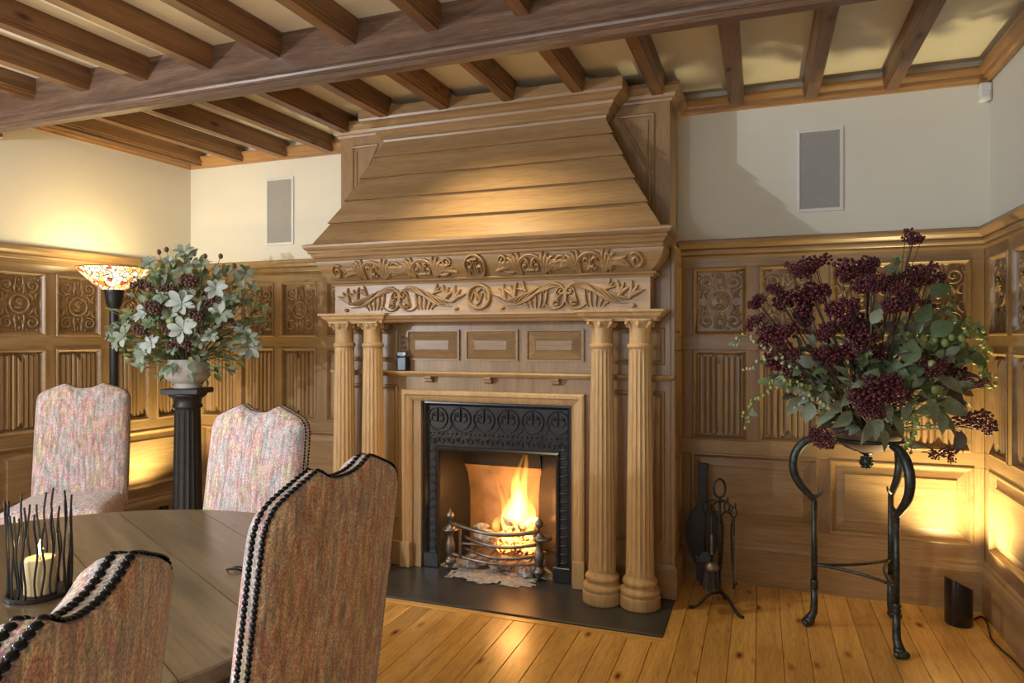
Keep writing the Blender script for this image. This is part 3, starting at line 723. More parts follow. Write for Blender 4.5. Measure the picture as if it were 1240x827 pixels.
# ------------------------------------------------------------------ hearth, cast iron insert, grate and fire
h_ = tag(part('hearth', MB().box(HX0, HX1, HY, 3.778, -.013, .010, .003), M['slate']), 'dark slate hearth slab set in the floor before the fire', 'hearth')
ins = thing('fireplace_insert', 'black cast iron fireplace insert with ring frieze round the fire', 'fireplace', (-1.47, 3.76, .012))
X0, X1, ZT = -1.944, -.999, 1.03                            # plate
o0, o1, oz = -1.842, -1.100, .728                           # opening
IY = 3.765
pm = MB().box(X0, o0, IY, IY+.015, .012, ZT).box(o1, X1, IY, IY+.015, .012, ZT).box(o0, o1, IY, IY+.015, oz, ZT)
part('plate', pm, M['iron'], ins)
prof = [(0,.004),(.006,.022),(.018,.024),(.026,.014),(.034,.004)]
e0, e1 = -1.944, -.999
vs = []
for d, h in prof: vs += [(e0+d, IY-h, .012), (e0+d, IY-h, 1.028-d), (e1-d, IY-h, 1.028-d), (e1-d, IY-h, .012)]
vsi = []
for d, h in [(0,.0),(.0,.016),(-.010,.020),(-.020,.012),(-.024,.0)]: vsi += [(o0+d, IY-h, .012), (o0+d, IY-h, oz-d), (o1-d, IY-h, oz-d), (o1-d, IY-h, .012)]
mb = MB().add(vs, [(k*4+i, k*4+i+1, (k+1)*4+i+1, (k+1)*4+i) for k in range(4) for i in range(3)])
part('outer_bead', mb, M['iron'], ins)
part('inner_bead', MB().add(vsi, [(k*4+i, k*4+i+1, (k+1)*4+i+1, (k+1)*4+i) for k in range(4) for i in range(3)]), M['iron'], ins)
IM = lambda u, v, h: (u, IY-h*1.5, v)
for i in range(6):
    u = -1.853+i*.1528; v = .918
    mb = MB().stroke(arc(u, v, .066, 0, 2*PI, 26), .0042, .008, IM, (1,1))
    mb.stroke(arc(u+.020, v-.030, .074, PI*.85, PI*2.15, 20, ry=.052), .0035, .006, IM, (.7,.7))
    mb.stroke([(u, v+.060), (u, v), (u-.004, v-.022)], .0042, .009, IM, (.8,.5))
    for k in (-1, 1):
        mb.stroke(bez((u, v-.02), (u+k*.03, v-.026), (u+k*.05, v-.006), (u+k*.036, v+.014)), .0045, .008, IM, (.4,.5))
        mb.dome(u+k*.026, v+.018, .016, .008, .007, IM, 10)
        mb.stroke(bez((u+k*.008, v+.03), (u+k*.02, v+.04), (u+k*.034, v+.034), (u+k*.042, v+.022)), .003, .006, IM, (.4,.4))
    part('ring_ornament', mb, M['iron'], ins, smooth=True)
mb = MB()
for i in range(30): mb.dome(-1.905+i*.0298, .826, .0055 if i % 3 else .009, .0055 if i % 3 else .009, .008, IM, 8)
for i in range(14):
    u = -1.885+i*.0635
    mb.stroke(spiral(u, .786, .025, .006, PI*.5, 1.2, 16), .004, .007, IM, (.8,.5)); mb.stroke(bez((u+.022,.80),(u+.034,.81),(u+.034,.77),(u+.044,.775)), .004, .006, IM)
part('bead_band', mb, M['iron'], ins, smooth=True)
for u in (-1.884, -1.058):
    mb = MB()
    for i in range(14):
        v = .115+i*.0495
        mb.stroke(bez((u-.026,v-.006),(u-.008,v+.022),(u+.008,v-.010),(u+.028,v+.020)), .0075, .009, IM, (.3,.3))
        mb.stroke(bez((u-.024,v+.016),(u-.004,v+.030),(u+.006,v+.008),(u+.026,v+.032),8), .003, .005, IM, (.3,.3))
    part('leaf_band', mb, M['iron'], ins, smooth=True)
    part('foot_block', MB().box(u-.058, u+.046, IY-.026, IY+.01, .012, .098, .004), M['iron'], ins)
fb = thing('firebox', 'sooty fire chamber with splayed black cheeks and fireclay back', 'firebox', (-1.5, 4.0, .012))
bk0, bk1, by = -1.765, -1.300, 4.06
part('cheek', MB().add([(o0-.02,IY+.015,.012),(bk0,by,.012),(bk0,by,.80),(o0-.02,IY+.015,.80)], [(0,1,2,3)]).add([(o0-.03,IY+.015,.012),(bk0-.02,by+.02,.012),(bk0-.02,by+.02,.80),(o0-.03,IY+.015,.80)], [(3,2,1,0)]), M['iron'], fb)
part('cheek', MB().add([(bk1,by,.012),(o1+.02,IY+.015,.012),(o1+.02,IY+.015,.80),(bk1,by,.80)], [(0,1,2,3)]).add([(bk1+.02,by+.02,.012),(o1+.03,IY+.015,.012),(o1+.03,IY+.015,.80),(bk1+.02,by+.02,.80)], [(3,2,1,0)]), M['iron'], fb)
bkp = [(by,.012),(by,.42),(by-.02,.54),(by-.05,.60),(by+.04,.60),(by+.04,.012)]
part('throat_plate', MB().prism([(by-.05,.602),(by+.04,.602),(by+.04,.84),(by-.10,.84)], lambda p, q, t: (t, p, q), bk0-.03, bk1+.03), plain('soot', (.012,.011,.010), .95), fb)
part('fireback', MB().prism(bkp, lambda p, q, t: (t, p, q), bk0-.03, bk1+.03), M['firebrick'], fb)
part('firebox_roof', MB().box(o0-.05, o1+.05, IY+.016, by+.04, .80, .86), M['iron'], fb)
part('firebox_floor', MB().box(o0-.05, o1+.05, IY+.016, by+.04, -.01, .014), M['ash'], fb)

gr = thing('fire_grate', 'steel basket grate with bowed bars and turned ball-topped posts', 'grate', (-1.47, 3.76, .012))
PX0, PX1, PY = -1.755, -1.195, 3.735
post = [(.010,.012),(.012,.03),(.022,.045),(.034,.058),(.036,.070),(.026,.082),(.018,.09),(.020,.10),(.027,.125),(.030,.15),(.026,.18),(.018,.205),(.017,.225),(.022,.235),(.034,.245),(.036,.262),(.030,.275),(.014,.284),(.009,.295),(.008,.312),(.014,.318),(.022,.328),(.025,.340),(.022,.352),(.012,.362),(.006,.372),(.003,.380)]
for px_ in (PX0, PX1): part('post', MB().lathe(post, (px_, PY, 0), 16), M['steel'], gr, smooth=True)
def bar(z, bow, wv, r=.011, x0=PX0, x1=PX1, y=PY):
    pts = [(x0+(x1-x0)*i/20, y-bow*sin(PI*i/20), z+wv*sin(2*PI*i/20+.5)-.008*sin(PI*i/20)) for i in range(21)]
    part('bar', MB().tube(pts, r, 8), M['steel'], gr, smooth=True)
bar(.290, .085, .006, .013); bar(.215, .075, .004, .011, -1.66, -1.21); bar(.150, .075, .003, .011, -1.66, -1.21); bar(.110, .060, .002, .011); bar(.125, -.02, 0, .010, y=3.90)
part('upright', MB().tube([(-1.672,PY-.04,.10),(-1.672,PY-.04,.29)], .009, 8), M['steel'], gr)
part('hob_plate', MB().lathe([(.012,.25),(.050,.252),(.052,.258),(.050,.264),(.012,.266)], (PX0, PY, 0), 20), M['steel'], gr, smooth=True)
part('hob_plate', MB().lathe([(.012,.25),(.055,.252),(.057,.258),(.055,.264),(.012,.266)], (PX1+.02, PY, 0), 20), M['steel'], gr, smooth=True)
for i in range(7): part('floor_bar', MB().tube([(-1.66+i*.065, PY-.03, .10), (-1.66+i*.065, 4.0, .10)], .008, 6), M['steel'], gr)

def lump(r, seed, sq=(1,1,1), seg=12, rings=8, amp=.35):
    mb = MB().sphere((0,0,0), 1, seg, rings)
    out = []
    for p in mb.v:
        v = Vector(p); k = 1+amp*noise.noise(v*1.6+Vector((seed*7.3, seed*1.7, 0)))+amp*.4*noise.noise(v*4+Vector((seed, 0, 3)))
        out.append((p[0]*k*r*sq[0], p[1]*k*r*sq[1], p[2]*k*r*sq[2]))
    mb.v = out; return mb
def glowcoal(name, s):
    m, nt, N, L, B = newmat(name)
    tc = N.new('ShaderNodeTexCoord'); n = N.new('ShaderNodeTexNoise'); n.inputs['Scale'].default_value = 30; n.inputs['Detail'].default_value = 4
    L.new(tc.outputs['Object'], n.inputs['Vector'])
    r = ramp(N, [(.3, (.03,.025,.02)), (.7, (.45,.42,.38))]); L.new(n.outputs['Fac'], r.inputs[0]); L.new(r.outputs[0], B.inputs['Base Color'])
    r2 = ramp(N, [(.44, (0,0,0)), (.52, (1,.20,.02)), (.62, (1,.5,.12))]); L.new(n.outputs['Fac'], r2.inputs[0])
    L.new(r2.outputs[0], B.inputs['Emission Color']); B.inputs['Emission Strength'].default_value = s; B.inputs['Roughness'].default_value = .95
    return m
M['ember'] = glowcoal('glowing_coal', 5)
CR = random.Random(3)
for i in range(42):
    lo = i < 18
    x_ = -1.63+CR.random()*.40; y_ = 3.72+CR.random()*.22; z_ = (.04+CR.random()*.04) if lo else (.145+CR.random()*.09)
    if lo: x_ = -1.64+CR.random()*.42; y_ = 3.71+CR.random()*.16
    r_ = CR.uniform(.026, .044)
    me = lump(r_, i, (1.15, 1, .8)); hot = (not lo) and x_ > -1.50
    me = me.mesh('coal', False); fixnormals(me)
    o = link('coal', me, M['ember'] if hot else M['charcoal'], None, (x_, y_, max(z_, r_*.75+.012)))
    tag(o, 'glowing coal burning in the top of the grate' if hot else ('ash-coated spent coal fallen under the grate bars' if lo else 'grey ashy coal lying in the grate beside the flames'), 'coal', 'glowing coals in the grate' if hot else ('coals under the grate' if lo else 'grey coals in the grate'))
lg = thing('log', 'charred log burning at the back of the grate', 'log', (-1.36, 3.88, .27))
mb = lump(1, 50, (.13,.036,.036), 16, 12, .3); me = mb.mesh('wood', False); fixnormals(me); q = link('wood', me, M['ember'], lg); q.rotation_euler = (0, -.35, .5)
mb = lump(1, 51, (.05,.026,.026), 10, 8, .3); me = mb.mesh('stub', False); fixnormals(me); q = link('stub', me, M['charcoal'], lg, (-.06,-.03,.03)); q.rotation_euler = (0, .9, .2)
mb = MB(); AR = random.Random(8); n = 40; vs = []; fs = []
for j in range(15):
    for i in range(n+1):
        u = i/n; v = j/14; xx = -1.80+.66*u; yy = 3.56+.22*v
        e = min(1, 3*min(u, 1-u))*min(1, 2.2*v)
        hh = .0106+max(0, e*(.010+.014*noise.noise(Vector((xx*22, yy*22, 0)))+.010*noise.noise(Vector((xx*60, yy*60, 2)))))
        vs.append((xx, yy, hh))
for j in range(14):
    for i in range(n):
        u, v = (i+.5)/n, (j+.5)/14
        if .55*noise.noise(Vector((u*9, v*4, 1.5)))+.35*noise.noise(Vector((u*24, v*11, 4)))+1.3*min(1, 2.6*v)*min(1, 4.5*min(u, 1-u)) > .62: fs.append((j*(n+1)+i, j*(n+1)+i+1, (j+1)*(n+1)+i+1, (j+1)*(n+1)+i))
tag(part('ash', MB().add(vs, fs), M['ash'], None, smooth=True), 'pale grey ash scattered on the hearth under the grate', 'ash', kind='stuff')

# flames: glowing gas inside tapered tongues
def flamemat(name, strength, z0, z1):
    m = bpy.data.materials.new(name); m.use_nodes = True; nt = m.node_tree; N = nt.nodes; L = nt.links
    for n_ in list(N): N.remove(n_)
    out = N.new('ShaderNodeOutputMaterial'); em = N.new('ShaderNodeEmission')
    tc = N.new('ShaderNodeTexCoord'); sp = N.new('ShaderNodeSeparateXYZ'); L.new(tc.outputs['Object'], sp.inputs[0])
    mr = N.new('ShaderNodeMapRange'); mr.inputs['From Min'].default_value = z0; mr.inputs['From Max'].default_value = z1; L.new(sp.outputs['Z'], mr.inputs['Value'])
    rc_ = ramp(N, [(0, (1,.42,.08)), (.5, (1,.48,.10)), (1, (1,.30,.04))]); L.new(mr.outputs[0], rc_.inputs[0])
    rs = ramp(N, [(0, (.55,)*3), (.3, (1,)*3), (.65, (.45,)*3), (1, (.08,)*3)]); L.new(mr.outputs[0], rs.inputs[0])
    mu = N.new('ShaderNodeMath'); mu.operation = 'MULTIPLY'; mu.inputs[1].default_value = strength; L.new(rs.outputs[0], mu.inputs[0])
    L.new(rc_.outputs[0], em.inputs['Color']); L.new(mu.outputs[0], em.inputs['Strength']); L.new(em.outputs[0], out.inputs['Volume'])
    return m
fire = thing('fire', 'bright yellow flames leaping from the coals on the right', 'flame', (-1.36, 3.88, .24))
def tongue(x, y, z, hgt, r, sway, seed, strength):
    pts = []; rad = []
    for i in range(15):
        t = i/14
        pts.append((x+sway*t*t+.018*sin(t*7+seed)*t, y+.012*cos(t*6+seed)*t, z+hgt*t))
        rad.append(max(.0012, r*(sin(PI*min(1, .18+t*.82))**.8)*(1-.35*t)))
    mb = MB().tube([(p[0]-x, p[1]-y, p[2]-z) for p in pts], rad, 10)
    me = mb.mesh('tongue', True); fixnormals(me)
    link('tongue', me, flamemat('flame', strength, 0, hgt), fire, (x+1.36, y-3.88, z-.24))
for args in ((-1.365,3.88,.25,.40,.050,-.02,0,70),(-1.395,3.87,.25,.30,.048,.03,1.3,80),(-1.335,3.89,.25,.52,.030,-.01,2.1,50),(-1.44,3.88,.24,.22,.045,-.01,3.3,60),(-1.30,3.88,.23,.25,.040,.0,4.2,60),
             (-1.475,3.90,.24,.33,.018,-.03,5.0,30),(-1.52,3.90,.22,.12,.030,.01,2.6,30),(-1.38,3.90,.30,.45,.020,.03,.7,45),(-1.26,3.84,.14,.14,.026,.0,1.1,40),(-1.42,3.86,.2,.42,.012,-.05,4.9,26)): tongue(*args)
lamp('fire_light', 'POINT', (-1.40, 3.87, .42), 5.5, (1, .46, .13), .07)
lamp('fire_light', 'POINT', (-1.44, 3.70, .34), 1.2, (1, .50, .16), .06)

# decanter on the mantel shelf
t = thing('decanter', 'small glass decanter of dark liquor standing on the mantel shelf', 'decanter', (-2.05, 3.69, 1.206))
gl, nt, N, L, B = newmat('decanter_glass'); B.inputs['Transmission Weight'].default_value = 1; B.inputs['Roughness'].default_value = .03; B.inputs['IOR'].default_value = 1.45; B.inputs['Base Color'].default_value = (.86,.88,.88,1)
part('bottle', MB().box(-2.085, -2.015, 3.662, 3.716, 1.2925, 1.325, .006), gl, t)
part('liquor', MB().box(-2.085, -2.015, 3.662, 3.716, 1.2065, 1.292, .006), plain('liquor', (.012,.010,.010), .1), t)
part('neck', MB().lathe([(.024,1.322),(.013,1.340),(.010,1.365),(.013,1.372)], (-2.05, 3.689, 0), 14), gl, t, smooth=True)
part('stopper', MB().lathe([(.009,1.370),(.010,1.376),(.017,1.384),(.020,1.396),(.017,1.408),(.006,1.416)], (-2.05, 3.689, 0), 12), gl, t, smooth=True)

# ------------------------------------------------------------------ dining table
TX, TY, TR, TZ = -1.765, 1.252, .785, .76
tb = thing('dining_table', 'large round dark wooden dining table with a waxed plank top', 'table', (TX, TY, 0))
ang = math.radians(-28); ca, sa = cos(ang), sin(ang)
edges = [-.785,-.56,-.33,-.115,.115,.33,.56,.785]
for v0, v1 in zip(edges, edges[1:]):
    v0 += .0005; v1 -= .0005
    pts = []
    n = 14
    a0 = math.asin(max(-1, v0/TR)); a1 = math.asin(min(1, v1/TR))
    for i in range(n+1):
        a = a0+(a1-a0)*i/n; pts.append((TR*cos(a), TR*sin(a)))
    for i in range(n+1):
        a = a1+(a0-a1)*i/n; pts.append((-TR*cos(a), TR*sin(a)))
    k = len(pts); vs = [(u, v, TZ-.034) for u, v in pts]+[(u, v, TZ-.004) for u, v in pts]
    cu = sum(p[0] for p in pts)/k; cv = (v0+v1)/2
    vs += [(cu+(u-cu)*.994, cv+(v-cv)*.993, TZ) for u, v in pts]
    fs = [(i, (i+1) % k, k+(i+1) % k, k+i) for i in range(k)]+[(k+i, k+(i+1) % k, 2*k+(i+1) % k, 2*k+i) for i in range(k)]+[tuple(range(k))[::-1], tuple(range(2*k, 3*k))]
    o = lpart('top_board', MB().add(vs, fs), M['table'], tb); o.rotation_euler = (0,0,ang)
part('apron', MB().lathe([(.66,.63),(.70,.63),(.70,.725),(.66,.725)], (TX,TY,0), 48), M['table'], tb, smooth=True, angle=30)
part('pedestal', MB().lathe([(.20,.10),(.20,.16),(.12,.20),(.10,.28),(.14,.36),(.15,.44),(.10,.54),(.14,.62),(.30,.64)], (TX,TY,0), 28), M['table'], tb, smooth=True)
for k in range(4):
    a = PI/4+k*PI/2; d = Vector((cos(a), sin(a), 0)); c0 = Vector((TX,TY,0))
    part('foot', MB().tube([c0+d*.06+Vector((0,0,.14)), c0+d*.15+Vector((0,0,.11)), c0+d*.20+Vector((0,0,.07)), c0+d*.24+Vector((0,0,.030))], [.05,.05,.04,.030], 10), M['table'], tb, smooth=True)
part('leaf_clip', MB().tube([(-1.388,1.506,.762),(-1.372,1.500,.768),(-1.352,1.504,.768),(-1.340,1.512,.762)], .003, 6).tube([(-1.384,1.526,.762),(-1.368,1.520,.768),(-1.348,1.522,.768),(-1.338,1.528,.762)], .003, 6), M['iron2'], tb)

# ------------------------------------------------------------------ upholstered chairs
def smoothpath(pts, n):
    out = []
    for i in range(len(pts)-1):
        p0 = pts[max(i-1, 0)]; p1 = pts[i]; p2 = pts[i+1]; p3 = pts[min(i+2, len(pts)-1)]
        for k in range(n):
            t = k/n
            out.append(tuple(.5*((2*p1[j])+(-p0[j]+p2[j])*t+(2*p0[j]-5*p1[j]+4*p2[j]-p3[j])*t*t+(-p0[j]+3*p1[j]-3*p2[j]+p3[j])*t**3) for j in range(len(p1))))
    out.append(pts[-1]); return out
ZB = .40
hr = [(0,1.102),(.035,1.105),(.065,1.114),(.085,1.125),(.100,1.131)]
hr2 = [(.100,1.131),(.125,1.124),(.160,1.111),(.200,1.096),(.228,1.080),(.246,1.052),(.252,1.005),(.254,.85),(.255,.62),(.254,ZB)]
half = smoothpath(hr, 4)[:-1]+smoothpath(hr2, 4)
OUT = [(-u, z) for u, z in half[::-1]]+half[1:]
LEAN = .125; TH = .060
def chair_meshes():
    n = len(OUT); c0 = (0, .78)
    def ring(y, sc, dz=0.0, inset=0.0):
        r_ = []
        for u, z in OUT:
            uu = u*(1-inset/.25)*1.0; zz = c0[1]+(z-c0[1])*(1-inset/.38)
            uu *= sc; zz = c0[1]+(zz-c0[1])*sc
            r_.append((uu, (zz-.42)*LEAN-y, zz))
        return r_
    body = MB(); rings = [ring(.006, 1, inset=.004), ring(.012, 1), ring(TH-.028, 1), ring(TH-.010, 1, inset=.006), ring(TH+.004, 1, inset=.020), ring(TH+.014, .78), ring(TH+.020, .5), ring(TH+.022, .2)]
    vs = [p for r_ in rings for p in r_]
    fs = [(k*n+i, k*n+(i+1) % n, (k+1)*n+(i+1) % n, (k+1)*n+i) for k in range(len(rings)-1) for i in range(n)]
    fs.append(tuple((len(rings)-1)*n+i for i in range(n)))
    body.add(vs, fs); b = body.mesh('back_cushion', True); fixnormals(b); b.set_sharp_from_angle(angle=math.radians(50))
    bk = MB(); rings = [ring(.008, 1, inset=.003), ring(.001, 1, inset=.006), ring(-.004, .8), ring(-.007, .4), ring(-.008, .1)]
    vs = [p for r_ in rings for p in r_]
    bk.add(vs, [(k*n+i, k*n+(i+1) % n, (k+1)*n+(i+1) % n, (k+1)*n+i) for k in range(4) for i in range(n)]+[tuple(4*n+i for i in range(n))])
    o2 = bk.mesh('outer_back', True); fixnormals(o2)
    # seat
    st = MB()
    def rr(wd, y0, y1, r, z, m=6):
        pts = []
        for cx_, cy_, a0 in ((wd-r, y1-r, 0), (-wd+r, y1-r, PI/2), (-wd+r, y0+r, PI), (wd-r, y0+r, 1.5*PI)):
            for k in range(m): a = a0+PI/2*k/(m-1); pts.append((cx_+r*cos(a), cy_+r*sin(a), z))
        return pts
    rs = [rr(.245,-.53,-.06,.05,.36), rr(.255,-.54,-.06,.05,.375), rr(.258,-.545,-.06,.05,.44), rr(.25,-.535,-.07,.05,.475), rr(.22,-.50,-.09,.06,.494), rr(.14,-.42,-.14,.06,.505), rr(.05,-.32,-.22,.03,.508)]
    k_ = len(rs[0]); st.add([p for r_ in rs for p in r_], [(a*k_+i, a*k_+(i+1) % k_, (a+1)*k_+(i+1) % k_, (a+1)*k_+i) for a in range(len(rs)-1) for i in range(k_)]+[tuple(range(k_))[::-1], tuple((len(rs)-1)*k_+i for i in range(k_))])
    s_ = st.mesh('seat', True); fixnormals(s_)
    lf = MB().add([(-.02,-.02,.38),(.02,-.02,.38),(.02,.02,.38),(-.02,.02,.38),(-.013,-.013,0),(.013,-.013,0),(.013,.013,0),(-.013,.013,0)], [(0,1,2,3),(7,6,5,4),(0,4,5,1),(1,5,6,2),(2,6,7,3),(3,7,4,0)]).mesh('leg'); fixnormals(lf)
    return b, o2, s_, lf
CHM = chair_meshes()
nail_me = MB().dome(0, 0, .0072, .0072, .0046, lambda u, v, h: (u, v, h), 9).mesh('nail', True); fixnormals(nail_me); nail_me.materials.append(M['nail'])
def nail_frames(step=.0126):
    out = []; acc = 0; last = None
    for i in range(1, len(OUT)-1):
        p = Vector(OUT[i]); q = Vector(OUT[i+1]); L_ = (q-p).length; t = 0
        while acc+(L_-t) >= step:
            t += step-acc; acc = 0; s_ = p+(q-p)*(t/L_)
            if s_[1] > .50:
                d = (q-p).normalized(); nrm = Vector((-d[1], d[0]))
                if nrm.dot(Vector((s_[0]*.5, s_[1]-.9))) < 0 and abs(nrm.x) > .5: nrm = -nrm
                if nrm.y < -.2: nrm = -nrm
                out.append((s_[0], s_[1], nrm[0], nrm[1]))
        acc += L_-t
    return out
NF = nail_frames()
def nail_mat(f, dy):
    u, z, nx, nz = f; N_ = Vector((nx, 0, nz)).normalized()
    Y = Vector((0, 1, 0)); X = Y.cross(N_)
    m = Matrix((X, Y, N_)).transposed().to_4x4(); m.translation = Vector((u, (z-.42)*LEAN-dy, z))
    return m
allnails = MB()
for dy in (.010, .033):
    for f in NF:
        m = nail_mat(f, dy) @ Matrix.Diagonal((.72, .72, .42, 1)); b = len(allnails.v)
        allnails.v += [tuple(m @ v.co) for v in nail_me.vertices]; allnails.f += [tuple(i+b for i in p.vertices) for p in nail_me.polygons]
nails_joined = allnails.mesh('nail_trim', True); nails_joined.materials.append(M['nail'])
def chair(label, top, rz, single):
    off = Matrix.Rotation(rz, 3, 'Z') @ Vector((0, .71*LEAN-(0 if single else TH), 0))
    t = thing('dining_chair', label, 'chair', (top[0]-off.x, top[1]-off.y, 0), rz, 'upholstered chairs round the table')
    link('back_cushion', CHM[0], M['fab'], t); link('outer_back', CHM[1], M['fab_shaded'], t); link('seat', CHM[2], M['fab'], t)
    for lx, ly in ((-.21,-.49),(.21,-.49),(-.21,-.03),(.21,-.03)): link('leg', CHM[3], M['dark_z'], t, (lx, ly, 0))
    if single:
        for dy in (.010, .033):
            for f in NF:
                o = link('nail', nail_me, None, t); o.matrix_local = nail_mat(f, dy)
    else: tag(link('nail_trim', nails_joined, None, t), kind='stuff')
    return t
chair('multicoloured woven chair facing the room, in front of the lit floor lamp', (-3.86, 3.0), math.radians(36), False)
chair('multicoloured woven chair with its front to the viewer, before the black pedestal', (-1.916, 2.237), math.radians(-6), False)
chair('woven chair seen from its shade-browned back, between table and fireplace', (-.842, 1.275), math.radians(91+180), True)
chair('nearest woven chair, its studded, shade-browned back cut by the bottom edge', (-.685, .556), math.radians(117+180), True)

# ------------------------------------------------------------------ candle holder
HX, HYc = -1.70, 1.205
t = thing('candle_holder', 'black wrought candle holder ringed with wavy upright rods', 'candle holder', (HX, HYc, TZ))
part('base_plate', MB().lathe([(.072,TZ),(.074,TZ+.002),(.074,TZ+.008),(.070,TZ+.010)], (HX, HYc, 0), 32), M['iron2'], t)
CRr = random.Random(21)
for i in range(24):
    a = 2*PI*i/24+CRr.uniform(-.05,.05); ph = CRr.uniform(0, 6); hh = CRr.uniform(.17, .25); pts = []
    for k in range(13):
        q = k/12; r_ = .066+.002*sin(q*5+ph)+.003*q; a2 = a+.05*sin(q*9+ph)
        pts.append((HX+r_*cos(a2), HYc+r_*sin(a2), TZ+.006+hh*q))
    part('rod', MB().tube(pts, .0027, 6), M['black'], t, smooth=True)
c_ = thing('candle', 'lit cream pillar candle inside the ring of black rods', 'candle', (HX+.018, HYc-.012, TZ+.0105))
cx_, cy_, cz_ = c_.location
part('wax', MB().lathe([(.033,cz_),(.034,cz_+.004),(.034,cz_+.082),(.032,cz_+.088),(.026,cz_+.086),(.012,cz_+.083),(.002,cz_+.082)], (cx_, cy_, 0), 24), M['wax'], c_, smooth=True)
part('wick', MB().tube([(cx_,cy_,cz_+.080),(cx_+.001,cy_,cz_+.096)], .0012, 5), M['black'], c_)
part('candle_flame', MB().lathe([(.001,cz_+.092),(.0055,cz_+.100),(.0065,cz_+.108),(.0045,cz_+.118),(.002,cz_+.126),(.0004,cz_+.132)], (cx_, cy_, 0), 12), emit('candle_flame', (1,.72,.30), 9), c_, smooth=True)
lamp('candle_light', 'POINT', (cx_, cy_, cz_+.125), .35, (1,.62,.25), .008)

# ------------------------------------------------------------------ floor lamp with leaded glass shade
LX, LY = -3.93, 3.27
t = thing('floor_lamp', 'black torchiere floor lamp with a glowing leaded glass bowl shade', 'lamp', (LX, LY, 0))
part('base', MB().lathe([(.14,0),(.145,.008),(.14,.018),(.06,.03),(.025,.05),(.02,.07)], (LX, LY, 0), 32), M['black'], t, smooth=True)
part('pole', MB().lathe([(.019,.06),(.019,1.0),(.024,1.01),(.024,1.03),(.027,1.04),(.027,1.60)], (LX, LY, 0), 20), M['black'], t, smooth=True, angle=40)
part('cup', MB().lathe([(.027,1.585),(.032,1.60),(.045,1.625),(.050,1.66),(.056,1.70),(.064,1.725),(.060,1.728)], (LX, LY, 0), 24), M['black'], t, smooth=True)
shp = [(.058,1.715),(.075,1.724),(.105,1.745),(.140,1.775),(.175,1.808),(.200,1.836),(.212,1.856)]
inner = [(r_-.004, z_+.003) for r_, z_ in shp[::-1]]
m, nt, N, L, B = newmat('leaded_glass')
tc = N.new('ShaderNodeTexCoord'); vo = N.new('ShaderNodeTexVoronoi'); vo.inputs['Scale'].default_value = 34; L.new(tc.outputs['Object'], vo.inputs['Vector'])
ve = N.new('ShaderNodeTexVoronoi'); ve.feature = 'DISTANCE_TO_EDGE'; ve.inputs['Scale'].default_value = 34; L.new(tc.outputs['Object'], ve.inputs['Vector'])
sp = N.new('ShaderNodeSeparateXYZ'); L.new(vo.outputs['Color'], sp.inputs[0])
r1 = ramp(N, [(0, (1,.80,.45)), (.30, (1,.88,.62)), (.5, (1,.93,.78)), (.66, (.95,.62,.16)), (.80, (.85,.26,.04)), (.92, (.7,.08,.03))]); r1.color_ramp.interpolation = 'CONSTANT'; L.new(sp.outputs[0], r1.inputs[0])
r2 = ramp(N, [(.035, (.03,.02,.01)), (.075, (1,1,1))]); L.new(ve.outputs['Distance'], r2.inputs[0])
mx = N.new('ShaderNodeMix'); mx.data_type = 'RGBA'; mx.blend_type = 'MULTIPLY'; mx.inputs['Factor'].default_value = 1; L.new(r1.outputs[0], mx.inputs['A']); L.new(r2.outputs[0], mx.inputs['B'])
L.new(mx.outputs['Result'], B.inputs['Base Color']); L.new(mx.outputs['Result'], B.inputs['Emission Color']); B.inputs['Emission Strength'].default_value = 1.15; B.inputs['Roughness'].default_value = .2
sh = part('shade', MB().lathe(shp+inner, (LX, LY, 0), 48), m, t, smooth=True)
part('shade_rim', MB().tube([(LX+.211*cos(2*PI*i/48), LY+.211*sin(2*PI*i/48), 1.857) for i in range(48)], .0035, 6, closed=True), M['brass'], t)
part('bulb', MB().sphere((LX, LY, 1.795), .028, 14, 10, (1,1,1.2)), emit('lamp_bulb', (1,.8,.5), 12), t, smooth=True)
lamp('floor_lamp_light', 'POINT', (LX, LY, 1.862), 12, WARM, .05)

# ------------------------------------------------------------------ black uplighters on the floor
def uplighter(label, loc, rz, energy, aim):
    t = thing('uplighter', label, 'lamp', loc, rz, 'black floor uplighters')
    n = 28; R0 = .060; vs = []
    for r_, f_ in ((R0*.93,0),(R0,.006),(R0,1),(R0-.006,1),(R0-.008,.35)):
        for i in range(n):
            a = 2*PI*i/n; top = .200+.030*(-cos(a))
            z = .006 if f_ == .006 else (0 if f_ == 0 else top*f_)
            vs.append((r_*cos(a), r_*sin(a), z))
    fs = [(k*n+i, k*n+(i+1) % n, (k+1)*n+(i+1) % n, (k+1)*n+i) for k in range(4) for i in range(n)]+[tuple(range(n))[::-1], tuple(4*n+i for i in range(n))]
    lpart('housing', MB().add(vs, fs), M['blackgloss'], t, True, angle=40)
    lpart('bulb', MB().sphere((0,0,.110), .026, 12, 8), emit('uplighter_bulb', (1,.75,.4), 10), t, True)
    p = Vector(loc)+Vector((0,0,.236))
    lamp('uplighter_light', 'SPOT', p, energy, WARM, .03, aim=aim, spot_size=math.radians(130), spot_blend=1.0)
    return t
uplighter('short black uplighter on the boards in the right-hand corner', (.915, 3.905, 0), math.radians(25), 118, (.945, 3.94, 1.2))
pl_ = lw(-.46, .24); uplighter('black uplighter on the floor behind the far chairs by the left wall', (pl_.x, pl_.y, 0), math.radians(170), 78, (pl_.x-.03, pl_.y+.02, 1.0))
cb = [(.985,3.96,.006),(1.03,4.02,.005),(1.045,4.03,.005),(1.05,3.98,.005),(1.03,3.86,.005),(1.01,3.74,.005),(1.02,3.62,.005),(1.035,3.52,.005),(1.045,3.2,.005),(1.045,2.4,.005)]
